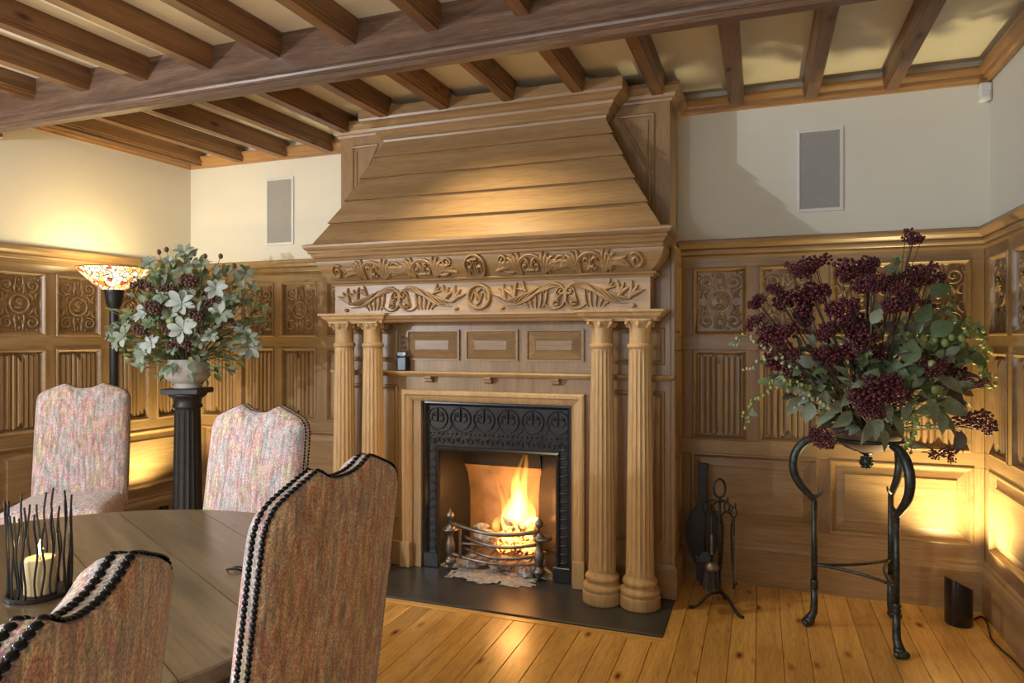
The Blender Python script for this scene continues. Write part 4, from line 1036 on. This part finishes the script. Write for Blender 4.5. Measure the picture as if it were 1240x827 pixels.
tag(part('power_cable', MB().tube(smoothpath(cb, 5), .0042, 6), M['blackgloss'], None, smooth=True), 'thin black cable trailing from the uplighter along the skirting', 'cable')

# ------------------------------------------------------------------ pedestal and vase
PXc, PYc = -3.47, 3.42
t = thing('plant_pedestal', 'black fluted column pedestal carrying the stone vase', 'pedestal', (PXc, PYc, 0))
part('plinth', MB().box(PXc-.14, PXc+.14, PYc-.14, PYc+.14, 0, .06, .005), M['ped'], t)
part('base', MB().lathe([(.135,.06),(.14,.075),(.135,.09),(.11,.10),(.105,.115),(.115,.125),(.112,.14),(.095,.15)], (PXc,PYc,0), 32), M['ped'], t, smooth=True)
fl2 = lambda r, z, a: r*(1-.07*abs(sin(a*9))**.6) if .17 < z < .94 else r
part('shaft', MB().lathe([(.092,.145),(.092,.165),(.091,.18),(.078,.93),(.078,.95),(.080,.965)], (PXc,PYc,0), 108, fl2), M['ped'], t, smooth=True, angle=40)
part('capital', MB().lathe([(.080,.955),(.090,.962),(.090,.975),(.083,.985),(.084,1.005),(.088,1.02),(.112,1.035),(.118,1.05)], (PXc,PYc,0), 32), M['ped'], t, smooth=True)
o = lpart('top_slab', MB().box(-.118, .118, -.118, .118, 1.05, 1.085, .005), M['ped'], t); o.rotation_euler = (0,0,math.radians(20))
VZ = 1.0855
t = thing('stone_vase', 'squat weathered stone urn on the black pedestal', 'vase', (PXc, PYc, VZ))
part('body', MB().lathe([(.085,VZ),(.088,VZ+.012),(.076,VZ+.022),(.090,VZ+.034),(.118,VZ+.052),(.134,VZ+.078),(.134,VZ+.090),(.138,VZ+.096),(.134,VZ+.102),(.136,VZ+.125),(.126,VZ+.150),(.112,VZ+.170),(.120,VZ+.182),(.112,VZ+.184),(.100,VZ+.165),(.05,VZ+.14)], (PXc,PYc,0), 36), M['stonevase'], t, smooth=True)
for k in (-1, 1):
    d = Vector((cos(math.radians(20)), sin(math.radians(20)), 0))*k; c0 = Vector((PXc,PYc,VZ))
    part('handle', MB().tube([c0+d*(.132+.022*sin(PI*i/8))+Vector((0,0,.100+.055*i/8)) for i in range(9)], .006, 8), M['stonevase'], t, smooth=True)

# ------------------------------------------------------------------ foliage
def leafmesh(name, L_, W, mat, curl=.12, fold=.25, tip=1.0, n=7):
    mb = MB(); vs = []
    for i in range(n+1):
        t = i/n; wd = W*(sin(PI*min(1, t**.8*.97+.02))**tip) if tip >= .9 else W*(.10+.90*min(1, t/.55)**1.3 if t < .55 else math.sqrt(max(.004, 1-((t-.55)/.45)**2)))
        z = -curl*L_*t*t+.05*L_*sin(PI*t)
        vs += [(L_*t, -wd, z+fold*wd), (L_*t, 0, z), (L_*t, wd, z+fold*wd)]
    fs = [(i*3+k, (i+1)*3+k, (i+1)*3+k+1, i*3+k+1) for i in range(n) for k in range(2)]
    mb.add(vs, fs); me = mb.mesh(name, True); me.materials.append(mat); return me
def orient(p, d, up=Vector((0,0,1)), s=1.0, roll=0.0):
    x = Vector(d).normalized(); z = up-x*up.dot(x)
    if z.length < 1e-3: z = x.orthogonal()
    z.normalize(); y = z.cross(x)
    m = Matrix((x, y, z)).transposed() @ Matrix.Rotation(roll, 3, 'X')
    m = (m*s).to_4x4(); m.translation = p; return m
CR_ = Vector((cos(math.radians(20)), sin(math.radians(20)), 0)); CF = Vector((-sin(math.radians(20)), cos(math.radians(20)), 0)); UP = Vector((0,0,1))
LG = [leafmesh('leaf', 1, .24, M['leafgrey'], .15, .25, .75, 9), leafmesh('leaf', 1, .20, M['leafgrey'], .25, .25, .8, 9), leafmesh('leaf', 1, .25, M['leafpale'], .2, .3, .7, 9), leafmesh('leaf', 1, .26, M['leafgreen'], .15), leafmesh('leaf', 1, .22, M['leafyellow'], .2)]
def stemtube(parent, a, b, r, mat, sag=.0, name='stem'):
    mid = (a+b)/2+Vector((0,0,sag)); pts = [a, a*.45+mid*.55+Vector((0,0,sag*.2)), mid*.5+b*.5+Vector((0,0,sag*.2)), b]
    mb = MB().tube(smoothpath([tuple(p) for p in pts], 4), r, 6); me = mb.mesh(name, True); me.materials.append(mat)
    return link(name, me, None, parent)
def berries(mat, n, R0, rb, seed, flat=.7, stems=True):
    r_ = random.Random(seed); mb = MB(); pts = []
    tries = 0
    while len(pts) < n and tries < 4000:
        tries += 1
        if tries == 1: lob = [(Vector((r_.uniform(-.75,.75), r_.uniform(-.75,.75), r_.uniform(-.5,.5))), r_.uniform(.36,.6)) for _ in range(6)]
        p = Vector((r_.uniform(-1.2,1.2), r_.uniform(-1.2,1.2), r_.uniform(-1,1)))
        if any((p-c0_).length < r0_ for c0_, r0_ in lob) and all((p-q).length*R0 > rb*1.7 for q in pts): pts.append(p)
    for p in pts: mb.sphere(p*R0, rb*r_.uniform(.8,1.15), 6, 4)
    me = mb.mesh('berry_cluster', True); me.materials.append(mat); return me

# left arrangement: felted grey leaves with dried berries
base = Vector((PXc, PYc, VZ+.16))
fa = thing('flower_arrangement', 'full bouquet of felted grey-green leaves and brown berries in the stone urn', 'flowers', base)
UL = .001222
def lpt(cx, cy, dep): return CR_*((cx-648)*UL)+UP*((705-cy)*UL)+CF*dep
ros = [(490,450,70,2),(710,400,78,2),(730,530,70,2),(880,325,62,2),(600,350,52,0),(690,235,62,0),(670,125,52,0),(960,225,55,0),(900,455,62,0),(970,545,62,0),(1000,620,66,2),(850,560,45,0),(560,600,60,2),(475,645,66,0),(400,560,66,0),(300,545,56,0),(350,500,50,0),(240,560,40,0),(480,300,52,4),(545,195,52,0),(500,225,46,4),(590,265,44,3),(640,620,50,0),(790,590,50,0),(1020,570,44,0),(410,470,44,3),(800,400,50,0),(640,460,46,0),(770,190,46,0),(930,380,50,0),(350,590,48,0),(560,500,46,3),(840,480,46,3),(510,370,40,0),(1000,300,36,0),(640,190,36,0)]
FRn = random.Random(31)
for i, (cx, cy, rp, kind) in enumerate(ros):
    rad = math.hypot(cx-650, (cy-480)*1.1)/430
    dep = -.30*math.sqrt(max(0, 1-min(1, rad)**2))*FRn.uniform(.55,1.1)+FRn.uniform(-.04,.10)*rad
    tip = lpt(cx, cy, dep)
    sp_ = stemtube(fa, Vector((tip.x*.12, tip.y*.12, -.02)), tip, .0032, M['stemg'], .02, 'sprig')
    out = (tip-Vector((0,0,.02))).normalized(); face = (out*.7-CF*.75).normalized()
    rl = rp*UL*1.0; nl = FRn.choice((7,8,9)); a0 = FRn.uniform(0, 6)
    ax = face.orthogonal().normalized(); ay = face.cross(ax)
    for k in range(nl):
        a = a0+2*PI*k/nl+FRn.uniform(-.2,.2); tilt = FRn.uniform(.15,.7)
        d = (ax*cos(a)+ay*sin(a))*(1-tilt*.3)+face*tilt
        kk = kind if kind != 0 or FRn.random() > .25 else FRn.choice((1,2,3))
        o = link('leaf', LG[kk], None, sp_); o.matrix_local = orient(tip-face*.012, d, face, rl*FRn.uniform(.8,1.15), FRn.uniform(-.3,.3))
def filler(parent, n, mats, sampler, smin, smax, seed, name):
    r_ = random.Random(seed); mb = MB(); src = leafmesh('f', 1, .26, M['leafgreen'], .2, .25, .9, 4); idx = []
    vv = [v.co.copy() for v in src.vertices]; ff = [tuple(p.vertices) for p in src.polygons]
    for k in range(n):
        p, d, up = sampler(r_); m_ = orient(p, d, up, r_.uniform(smin, smax), r_.uniform(-.6,.6)); b = len(mb.v)
        mb.v += [tuple(m_ @ v) for v in vv]; mb.f += [tuple(i+b for i in q) for q in ff]; idx += [r_.randrange(len(mats))]*len(ff)
        if k % 4 == 0:
            b0 = len(mb.f); mb.tube([Vector((p.x*.1, p.y*.1, 0)), p*.6+Vector((0,0,.03)), p], .0018, 4); idx += [0]*(len(mb.f)-b0)
    me = mb.mesh(name, True)
    for q in mats: me.materials.append(q)
    me.polygons.foreach_set('material_index', idx)
    return tag(link(name, me, None, parent), kind='stuff')
def samp_left(r_):
    while True:
        u, v, w_ = r_.uniform(-1,1), r_.uniform(-1,1), r_.uniform(-1,1)
        if u*u+v*v+w_*w_ < 1: break
    cx, cy = 665+u*400, 475-v*330
    if cx < 450 and cy < 430: cx += 190
    p = lpt(cx, cy, -.02+w_*.24); d = (p-Vector((0,0,.05))).normalized()+Vector((r_.uniform(-.8,.8), r_.uniform(-.8,.8), r_.uniform(-.5,.8)))
    return p, d, (UP-CF*.6)
filler(fa, 760, [M['leafgreen'], M['leafgrey'], M['leafgrey'], M['leafyellow'], M['leafsage']], samp_left, .045, .085, 91, 'filler_foliage')
BC1 = [berries(M['berrybrown'], 70, 1, .17, s_) for s_ in (1,2)]
for i, (cx, cy, rp) in enumerate([(760,300,52),(500,310,42),(590,430,48),(700,610,48),(520,540,42),(860,400,44),(800,470,44),(640,330,36),(660,540,36),(920,490,34)]):
    rad = math.hypot(cx-650, cy-480)/430; tip = lpt(cx, cy, -.24*math.sqrt(max(0, 1-rad**2)))
    o = link('berry_cluster', BC1[i % 2], None, fa, tip); o.scale = (rp*UL*.95,)*3
    stemtube(fa, Vector((0,0,-.02)), tip, .002, M['stem'], .02)
for cx, cy in ((570,115),(770,150),(850,150),(920,200),(530,128),(1060,545)):
    tip = lpt(cx, cy, -.08); sp_ = stemtube(fa, Vector((tip.x*.1, tip.y*.1, .02)), tip, .002, M['stemg'], .03, 'bud_stem')
    link('bud', MB().sphere((0,0,0), .014, 8, 6, (1,1,1.3)).mesh('bud', True), M['berrybrown'], sp_, tip)
tip = lpt(668, 492, -.27); link('green_bud', MB().sphere((0,0,0), .026, 12, 8, (1,1,.9)).mesh('green_bud', True), M['berrygreen'], fa, tip)

# right arrangement on its bronze tripod
SX, SY = .475, 3.64
st = thing('plant_stand', 'dark bronze tripod plant stand with scrolled tops and lion-paw feet', 'stand', (SX, SY, 0))
feet = [(.235,3.635),(.572,3.420),(.618,3.860)]
legp = []
for fx, fy in feet:
    d = Vector((fx-SX, fy-SY, 0)); r0 = d.length; d.normalize(); c0 = Vector((SX,SY,0)); side = Vector((-d.y, d.x, 0))
    at = lambda r_, z_, s_=0.0: c0+d*(r0+r_)+UP*z_+side*s_
    lg_ = part('leg', MB().tube([at(-.012,.19), at(-.012,.62)], .0135, 12).lathe([(.018,.185),(.020,.195),(.015,.205),(.020,.215),(.018,.228)], at(-.012,0), 14), M['bronze'], st, smooth=True)
    ft = MB().tube([at(-.012,.195), at(-.012,.12), at(-.010,.07), at(.002,.045), at(.014,.030)], [.015,.017,.018,.021,.022], 12)
    ft.sphere(at(.010,.026), .026, 12, 8)
    for s_ in (-.021,-.0075,.0075,.021): ft.sphere(at(.034-.35*abs(s_), .0155, s_), .0155, 8, 6)
    part('paw_foot', ft, M['bronze'], st, smooth=True)
    sc = [(-.012,.60),(-.008,.62),(.018,.648),(.050,.685),(.074,.730),(.082,.780),(.074,.832),(.050,.876),(.016,.904),(-.014,.916),(-.04,.922)]
    pts = smoothpath([tuple(at(*p)) for p in sc], 4); m_ = len(pts)
    part('scroll', MB().tube(pts, [.009+.013*sin(PI*min(1, (i/m_)*.75+.05)) for i in range(m_)], 12), M['bronze'], st, smooth=True)
    pts = smoothpath([tuple(at(*p)) for p in [(.0,.628),(-.020,.634),(-.042,.650),(-.052,.668)]], 4)
    part('horn', MB().tube(pts, [.012-.009*i/len(pts) for i in range(len(pts))], 8), M['bronze'], st, smooth=True)
    mbl = MB()
    for q in range(7): mbl.sphere(at((.082,.083,.079,.070,.056,.040,.020)[q], .765+.022*q), .017-.0006*q, 8, 6, (1,1,.8))
    part('leaf_relief', mbl, M['bronze'], st, smooth=True)
    legp.append(at(-.012, .30))
for i in range(3):
    a, b = legp[i], legp[(i+1) % 3]; c0 = Vector((SX,SY,.30)); mid = (a+b)/2*.35+c0*.65
    pts = [a*(1-t)**2+mid*2*t*(1-t)+b*t*t for t in [k/14 for k in range(15)]]
    part('stretcher', MB().tube(pts, .0075, 8), M['bronze'], st, smooth=True)
part('ring', MB().tube([(SX+.165*cos(2*PI*i/36), SY+.165*sin(2*PI*i/36), .925) for i in range(36)], .010, 8, closed=True), M['bronze'], st, smooth=True)
bo = thing('plant_bowl', 'brown pottery bowl with a cone finial held in the bronze stand', 'bowl', (SX, SY, .86))
part('body', MB().lathe([(.012,.862),(.06,.868),(.10,.885),(.135,.912),(.152,.945),(.158,.985),(.150,.985),(.135,.95),(.06,.91),(.01,.90)], (SX,SY,0), 32), M['claybowl'], bo, smooth=True)
fn = MB().lathe([(.004,.780),(.014,.786),(.024,.802),(.026,.820),(.020,.836),(.010,.842),(.016,.848),(.030,.856),(.034,.864)], (SX,SY,0), 16)
for q in range(4):
    for k in range(8): a = 2*PI*(k+.5*(q % 2))/8; rr_ = (.016,.025,.026,.021)[q]; fn.sphere((SX+rr_*cos(a), SY+rr_*sin(a), .790+.014*q), .0075, 6, 4)
part('finial', fn, M['bronze'], bo, smooth=True)

base = Vector((SX, SY, .955))
ra = thing('berry_arrangement', 'wild arrangement of burgundy berries and green trailing sprays on the bronze stand', 'flowers', base)
UR = .001335
def rpt(cx, cy, dep): return CR_*((cx-676)*UR)+UP*((767-cy)*UR-.03)+CF*dep
BC2 = [berries(M['berry'], 120, 1, .115, s_, .75) for s_ in (4,5,6)]
RRn = random.Random(77)
bl = [(765,75,36),(685,145,44),(650,170,30),(485,150,50),(540,195,55),(590,228,40),(375,170,28),(335,238,34),(288,275,34),(275,350,34),(395,275,62),(440,330,46),(350,400,60),(310,440,40),(345,490,56),(450,470,50),(475,255,60),(520,310,50),(700,225,42),(690,290,50),(665,250,34),(800,190,46),(835,210,30),(875,290,28),(640,360,48),(570,420,66),(640,470,58),(590,600,66),(640,570,50),(535,545,36),(690,610,44),(900,530,62),(960,540,36),(800,500,46),(770,440,30),(1000,560,24),(940,690,50),(835,790,32),(470,745,44),(500,380,44),(410,545,34),(540,640,40)]
for i, (cx, cy, rp) in enumerate(bl):
    rad = min(1, math.hypot(cx-660, (cy-430)*.95)/440); dep = -.26*math.sqrt(max(0, 1-rad*rad))*RRn.uniform(.2,1.1)+RRn.uniform(-.10,.12)
    if cy > 560: dep = -abs(dep)-.10
    tip = rpt(cx, cy, dep)
    o = link('berry_cluster', BC2[i % 3], None, ra, tip); o.scale = (rp*UR*1.05, rp*UR*1.05, rp*UR*.95); o.rotation_euler = (RRn.uniform(-.4,.4), RRn.uniform(-.4,.4), RRn.uniform(0,6))
    root = Vector((tip.x*.15, tip.y*.15, .0)); jn = tip*.72+Vector((0,0,-.02))
    stemtube(ra, root, tip-Vector((0,0,rp*UR*.4)), .0032, M['stem'], .03)
    for q in range(3):
        off = CR_*RRn.uniform(-1,1)*rp*UR*.8+CF*RRn.uniform(-1,1)*rp*UR*.8+UP*RRn.uniform(-.3,.3)*rp*UR
        stemtube(ra, jn, tip+off, .0016, M['stem'], .0, 'twig')
LR = {'sage': leafmesh('leaf', 1, .27, M['leafsage'], .18, .2, 1.1), 'green': leafmesh('leaf', 1, .36, M['leafgreen'], .12, .2), 'red': leafmesh('leaf', 1, .25, M['leafred'], .25, .25, 1.2), 'grey': leafmesh('leaf', 1, .30, M['leafgrey'], .15)}
big = [(600,690,70,'sage',-100),(680,690,70,'sage',-60),(540,680,70,'sage',-140),(480,670,70,'sage',-150),(420,655,60,'grey',-110),(380,635,60,'grey',-130),(840,595,80,'sage',10),(880,640,90,'sage',-20),(860,690,80,'sage',-50),(985,590,70,'red',-15),(950,755,70,'red',-60),(910,750,66,'red',-110),(1000,700,50,'red',5),(690,545,90,'green',100),(745,590,70,'grey',60),(900,400,100,'green',10),(845,440,90,'green',-10),(650,320,60,'grey',120),(410,490,60,'grey',160),(540,450,60,'grey',90),(470,570,56,'sage',200),(760,640,70,'sage',-70),(820,680,60,'sage',-90),(640,640,60,'sage',-80),(520,600,60,'sage',-130),(590,540,56,'green',60),(820,380,70,'green',40),(940,460,80,'green',-20),(880,560,80,'sage',-30),(780,560,60,'green',-60),(720,460,70,'green',80),(600,340,50,'grey',60),(330,560,46,'grey',170),(450,610,56,'grey',-120),(700,640,60,'sage',-90),(560,710,66,'sage',-100),(620,730,66,'sage',-80),(500,640,60,'sage',-140),(780,330,60,'green',60),(760,260,50,'green',70),(830,250,56,'green',20),(640,520,60,'green',140),(480,500,50,'grey',150),(860,490,70,'green',0),(920,620,70,'red',-30),(1010,480,50,'green',-10),(550,560,60,'sage',180),(660,590,60,'sage',-40),(740,520,60,'green',30),(450,420,40,'grey',120)]
for cx, cy, ln, kind, an in big:
    rad = min(1, math.hypot(cx-670, (cy-500))/420); dep = -.28*math.sqrt(max(0, 1-rad*rad))*RRn.uniform(.4,1.15)
    if cy > 600: dep -= .06
    a = math.radians(an); p = rpt(cx, cy, dep); d = CR_*cos(a)+UP*sin(a)-CF*RRn.uniform(0,.5)
    p0 = p-d.normalized()*ln*UR*.5
    up = (-CF+UP*.55+CR_*RRn.uniform(-.4,.4)).normalized()
    o = link('leaf', LR[kind], None, ra); o.matrix_local = orient(p0, d, up, ln*UR*1.25, RRn.uniform(-.5,.5))
    stemtube(ra, Vector((p0.x*.25, p0.y*.25, -.01)), p0, .0024, M['stemg'], .02, 'leaf_stalk')
def samp_right(r_):
    while True:
        u, v, w_ = r_.uniform(-1,1), r_.uniform(-1,1), r_.uniform(-1,1)
        if u*u+v*v+w_*w_ < 1: break
    cx, cy = 680+u*330, 545-v*190
    p = rpt(cx, cy, -.04+w_*.22); d = (p-Vector((0,0,.0))).normalized()+Vector((r_.uniform(-.7,.7), r_.uniform(-.7,.7), r_.uniform(-.9,.5)))
    return p, d, (UP-CF*.7)
filler(ra, 420, [M['leafsage'], M['leafgreen'], M['leafsage'], M['leafgrey'], M['leafred']], samp_right, .05, .095, 92, 'filler_foliage')
def garland(path, mat, nb, rb, dep, leaves=0):
    pts = smoothpath([tuple(rpt(cx, cy, dep)) for cx, cy in path], 6)
    sp_me = MB().tube(pts, .0020, 6).mesh('trailing_spray', True); sp_me.materials.append(M['stemg']); sp_ = link('trailing_spray', sp_me, None, ra)
    mb = MB(); P_ = [Vector(p) for p in pts]
    for k in range(nb):
        t = (.12+.88*k/(nb-1))*(len(P_)-1); i0 = min(int(t), len(P_)-2); p = P_[i0].lerp(P_[i0+1], t-i0)
        q = p+Vector((RRn.uniform(-1,1), RRn.uniform(-1,1), RRn.uniform(-1.1,.7)))*rb*1.9
        mb.tube([p, q], .0010, 4); mb.sphere(q, rb*RRn.uniform(.75,1.15)*(1.05-.4*k/nb), 8, 6, (1,1,1.2))
    me = mb.mesh('green_berries', True); me.materials.append(mat); tag(link('green_berries', me, None, sp_), kind='stuff')
    for k in range(leaves):
        p = P_[RRn.randrange(2, len(P_)-1)]; d = Vector((RRn.uniform(-1,1), RRn.uniform(-.6,.2), RRn.uniform(-.7,.4)))
        o = link('leaf', LR[RRn.choice(('grey','green','sage'))], None, sp_); o.matrix_local = orient(p, d, -CF+UP*.5, RRn.uniform(.035,.06), 0)
garland([(430,520),(330,470),(265,420),(205,402),(180,440)], M['berrypale'], 16, .0085, -.10, 2)
garland([(420,530),(330,480),(250,490),(210,520)], M['berrypale'], 12, .0085, -.14, 2)
garland([(470,590),(360,570),(270,590),(215,640),(195,700)], M['berrygreen'], 26, .0095, -.18, 4)
garland([(420,610),(330,540),(260,560)], M['berrygreen'], 14, .0095, -.22, 3)
garland([(480,640),(400,600),(340,640)], M['berrypale'], 16, .008, -.24, 4)
garland([(760,420),(860,400),(960,350),(1030,355),(1065,400),(1088,450)], M['berrygreen'], 34, .015, -.05, 8)
garland([(800,470),(920,440),(1010,440),(1060,500),(1085,590)], M['berrygreen'], 32, .015, -.08, 8)
garland([(740,400),(840,420),(930,400),(990,380)], M['berrygreen'], 24, .018, -.16, 6)
garland([(770,480),(780,550),(795,610),(775,665)], M['berrygreen'], 9, .017, -.28, 2)
garland([(735,660),(735,700),(728,740),(732,785)], M['berrygreen'], 18, .011, -.24, 1)
garland([(730,300),(760,200),(790,130),(800,110)], M['berrygreen'], 16, .009, -.02, 10)
garland([(720,350),(850,330),(920,300),(930,270)], M['berrygreen'], 16, .010, -.10, 10)
garland([(580,480),(560,440),(510,420)], M['berrypale'], 8, .009, -.24, 5)

# ------------------------------------------------------------------ fire tools and bellows
GX, GY = -.20, 3.70
t = thing('fire_tool_stand', 'black wrought iron companion stand with looped top beside the hearth', 'stand', (GX, GY, 0))
for k in range(3):
    a = math.radians(20+180+k*120) if k else math.radians(200); d = Vector((cos(a), sin(a), 0)); c0 = Vector((GX,GY,0))
    part('foot', MB().tube(smoothpath([tuple(c0+d*r_+UP*z_) for r_, z_ in ((0,.085),(.05,.078),(.10,.030),(.135,.010),(.155,.010))], 4), .0085, 8), M['iron2'], t, smooth=True)
part('rod', MB().tube([(GX,GY,.08),(GX,GY,.58)], .007, 8), M['iron2'], t, smooth=True)
lp = [(GX+.030*sin(q)*cos(math.radians(20)), GY+.030*sin(q)*sin(math.radians(20)), .625-.048*cos(q)) for q in [2*PI*i/22 for i in range(22)]]
part('loop', MB().tube(lp, .006, 8, closed=True), M['iron2'], t, smooth=True)
for k in range(4):
    a = math.radians(65+90*k); d = Vector((cos(a), sin(a), 0)); c0 = Vector((GX,GY,0))
    part('hook', MB().tube(smoothpath([tuple(c0+d*r_+UP*z_) for r_, z_ in ((0,.555),(.030,.560),(.062,.548),(.078,.538),(.088,.548),(.086,.562))], 4), .0048, 6), M['iron2'], t, smooth=True)
def twisted(p, z0, z1, r=.0055):
    n = 40; mb = MB(); vs = []
    for i in range(n+1):
        z = z0+(z1-z0)*i/n; tw = i*.55
        for k in range(4): a = tw+k*PI/2; vs.append((p[0]+r*1.25*cos(a), p[1]+r*1.25*sin(a), z))
    mb.add(vs, [(i*4+k, i*4+(k+1) % 4, (i+1)*4+(k+1) % 4, (i+1)*4+k) for i in range(n) for k in range(4)]); return mb
def tool(name, label, k, r=.080):
    a = math.radians(65+90*k); p = Vector((GX+r*cos(a), GY+r*sin(a), 0))
    t = thing(name, label, 'fire tool', (p.x, p.y, .10), group='fire tools hung on the stand')
    ey = [(p.x+.014*sin(q), p.y, .515+.026*cos(q)) for q in [2*PI*i/16 for i in range(16)]]
    part('eye', MB().tube(ey, .0045, 6, closed=True), M['iron2'], t, smooth=True)
    return t, p
t, p = tool('hearth_brush', 'hanging hearth brush with grey bristles on the iron stand', 2)
part('handle', MB().tube([(p.x,p.y,.49),(p.x,p.y,.24)], .0055, 8), M['iron2'], t, smooth=True); part('twist', twisted(p, .30, .40), M['steel'], t)
part('ferrule', MB().lathe([(.008,.262),(.024,.256),(.036,.240),(.038,.226),(.034,.222)], (p.x,p.y,0), 18), M['steel'], t, smooth=True)
mb = MB()
for i in range(90):
    a = RRn.uniform(0, 2*PI); r_ = math.sqrt(RRn.random())
    mb.tube([(p.x+.030*r_*cos(a), p.y+.030*r_*sin(a), .226), (p.x+.044*r_*cos(a), p.y+.044*r_*sin(a), .118+RRn.uniform(0,.012))], .0022, 4)
tag(part('bristles', mb, M['bristle'], t), kind='stuff')
t, p = tool('poker', 'slim twisted iron poker hanging on the tool stand', 3)
part('shaft', MB().tube([(p.x,p.y,.49),(p.x,p.y,.12)], .0052, 8), M['iron2'], t, smooth=True); part('twist', twisted(p, .15, .40), M['steel'], t)
part('point', MB().tube([(p.x,p.y,.125),(p.x,p.y,.10),(p.x+.002,p.y,.085)], [.006,.005,.001], 8), M['steel'], t, smooth=True)
t, p = tool('fire_tongs', 'pair of forged fire tongs hanging at the back right of the stand', 0)
for s_ in (-1, 1):
    part('arm', MB().tube(smoothpath([(p.x+s_*.004,p.y,.49),(p.x+s_*.030,p.y,.46),(p.x+s_*.022,p.y,.40),(p.x+s_*.026,p.y,.25),(p.x+s_*.040,p.y,.12)], 5), .005, 8), M['iron2'], t, smooth=True)
    part('grip_disc', MB().sphere((p.x+s_*.040,p.y,.115), .012, 10, 6, (1,.5,1)), M['iron2'], t, smooth=True)
t, p = tool('ash_shovel', 'small dark ash shovel hanging at the back left of the stand', 1)
part('handle', MB().tube([(p.x,p.y,.49),(p.x,p.y,.27)], .0052, 8), M['iron2'], t, smooth=True)
part('pan', MB().add([(p.x-.012,p.y-.008,.28),(p.x+.012,p.y-.008,.28),(p.x+.046,p.y-.020,.23),(p.x+.046,p.y-.020,.125),(p.x-.046,p.y-.020,.125),(p.x-.046,p.y-.020,.23),(p.x-.012,p.y+.000,.28),(p.x+.012,p.y+.000,.28),(p.x+.040,p.y-.004,.23),(p.x+.040,p.y-.004,.125),(p.x-.040,p.y-.004,.125),(p.x-.040,p.y-.004,.23)], [(0,1,2,5),(5,2,3,4),(6,11,8,7),(11,10,9,8),(0,6,7,1),(1,7,8,2),(2,8,9,3),(3,9,10,4),(4,10,11,5),(5,11,6,0)]), M['iron2'], t)

bl_ = thing('bellows', 'dark leather fire bellows leaning in the corner behind the tools', 'bellows', (-.31, 4.03, .01))
bl_.rotation_euler = (math.radians(-3.5), 0, 0)
def bshape(sc=1.0):
    rt = [(.010,.0),(.014,.05),(.022,.085),(.050,.14),(.085,.22),(.094,.30),(.080,.37),(.045,.42),(.026,.455),(.024,.62),(.028,.660),(.022,.678)]
    rt = smoothpath(rt, 3); return [(u*sc, z) for u, z in rt]+[(-u*sc, z) for u, z in rt[::-1]]
for y0, y1 in ((-.055,-.040),(.0,.015)):
    lpart('board', MB().prism(bshape(), lambda u, v, t_: (u, t_, v), y0, y1), M['leather'], bl_)
rt = [(.02,.06),(.045,.14),(.078,.22),(.087,.30),(.072,.37),(.040,.415)]; rt = smoothpath(rt, 3)
pg = [(u, z) for u, z in rt]+[(-u, z) for u, z in rt[::-1]]
lpart('leather', MB().prism([(u*.97, v) for u, v in pg], lambda u, v, t_: (u, t_, v), -.041, .001), M['leather'], bl_)
lpart('nozzle', MB().tube([(0,-.02,.06),(0,-.02,.0)], [.014,.008], 10), M['brass'], bl_, True)
mb = MB()
for k in range(5): mb.sphere((-.03+.015*k, -.056, .155-.006*(k % 2)), .0038, 6, 4)
lpart('stud', mb, M['brass'], bl_)
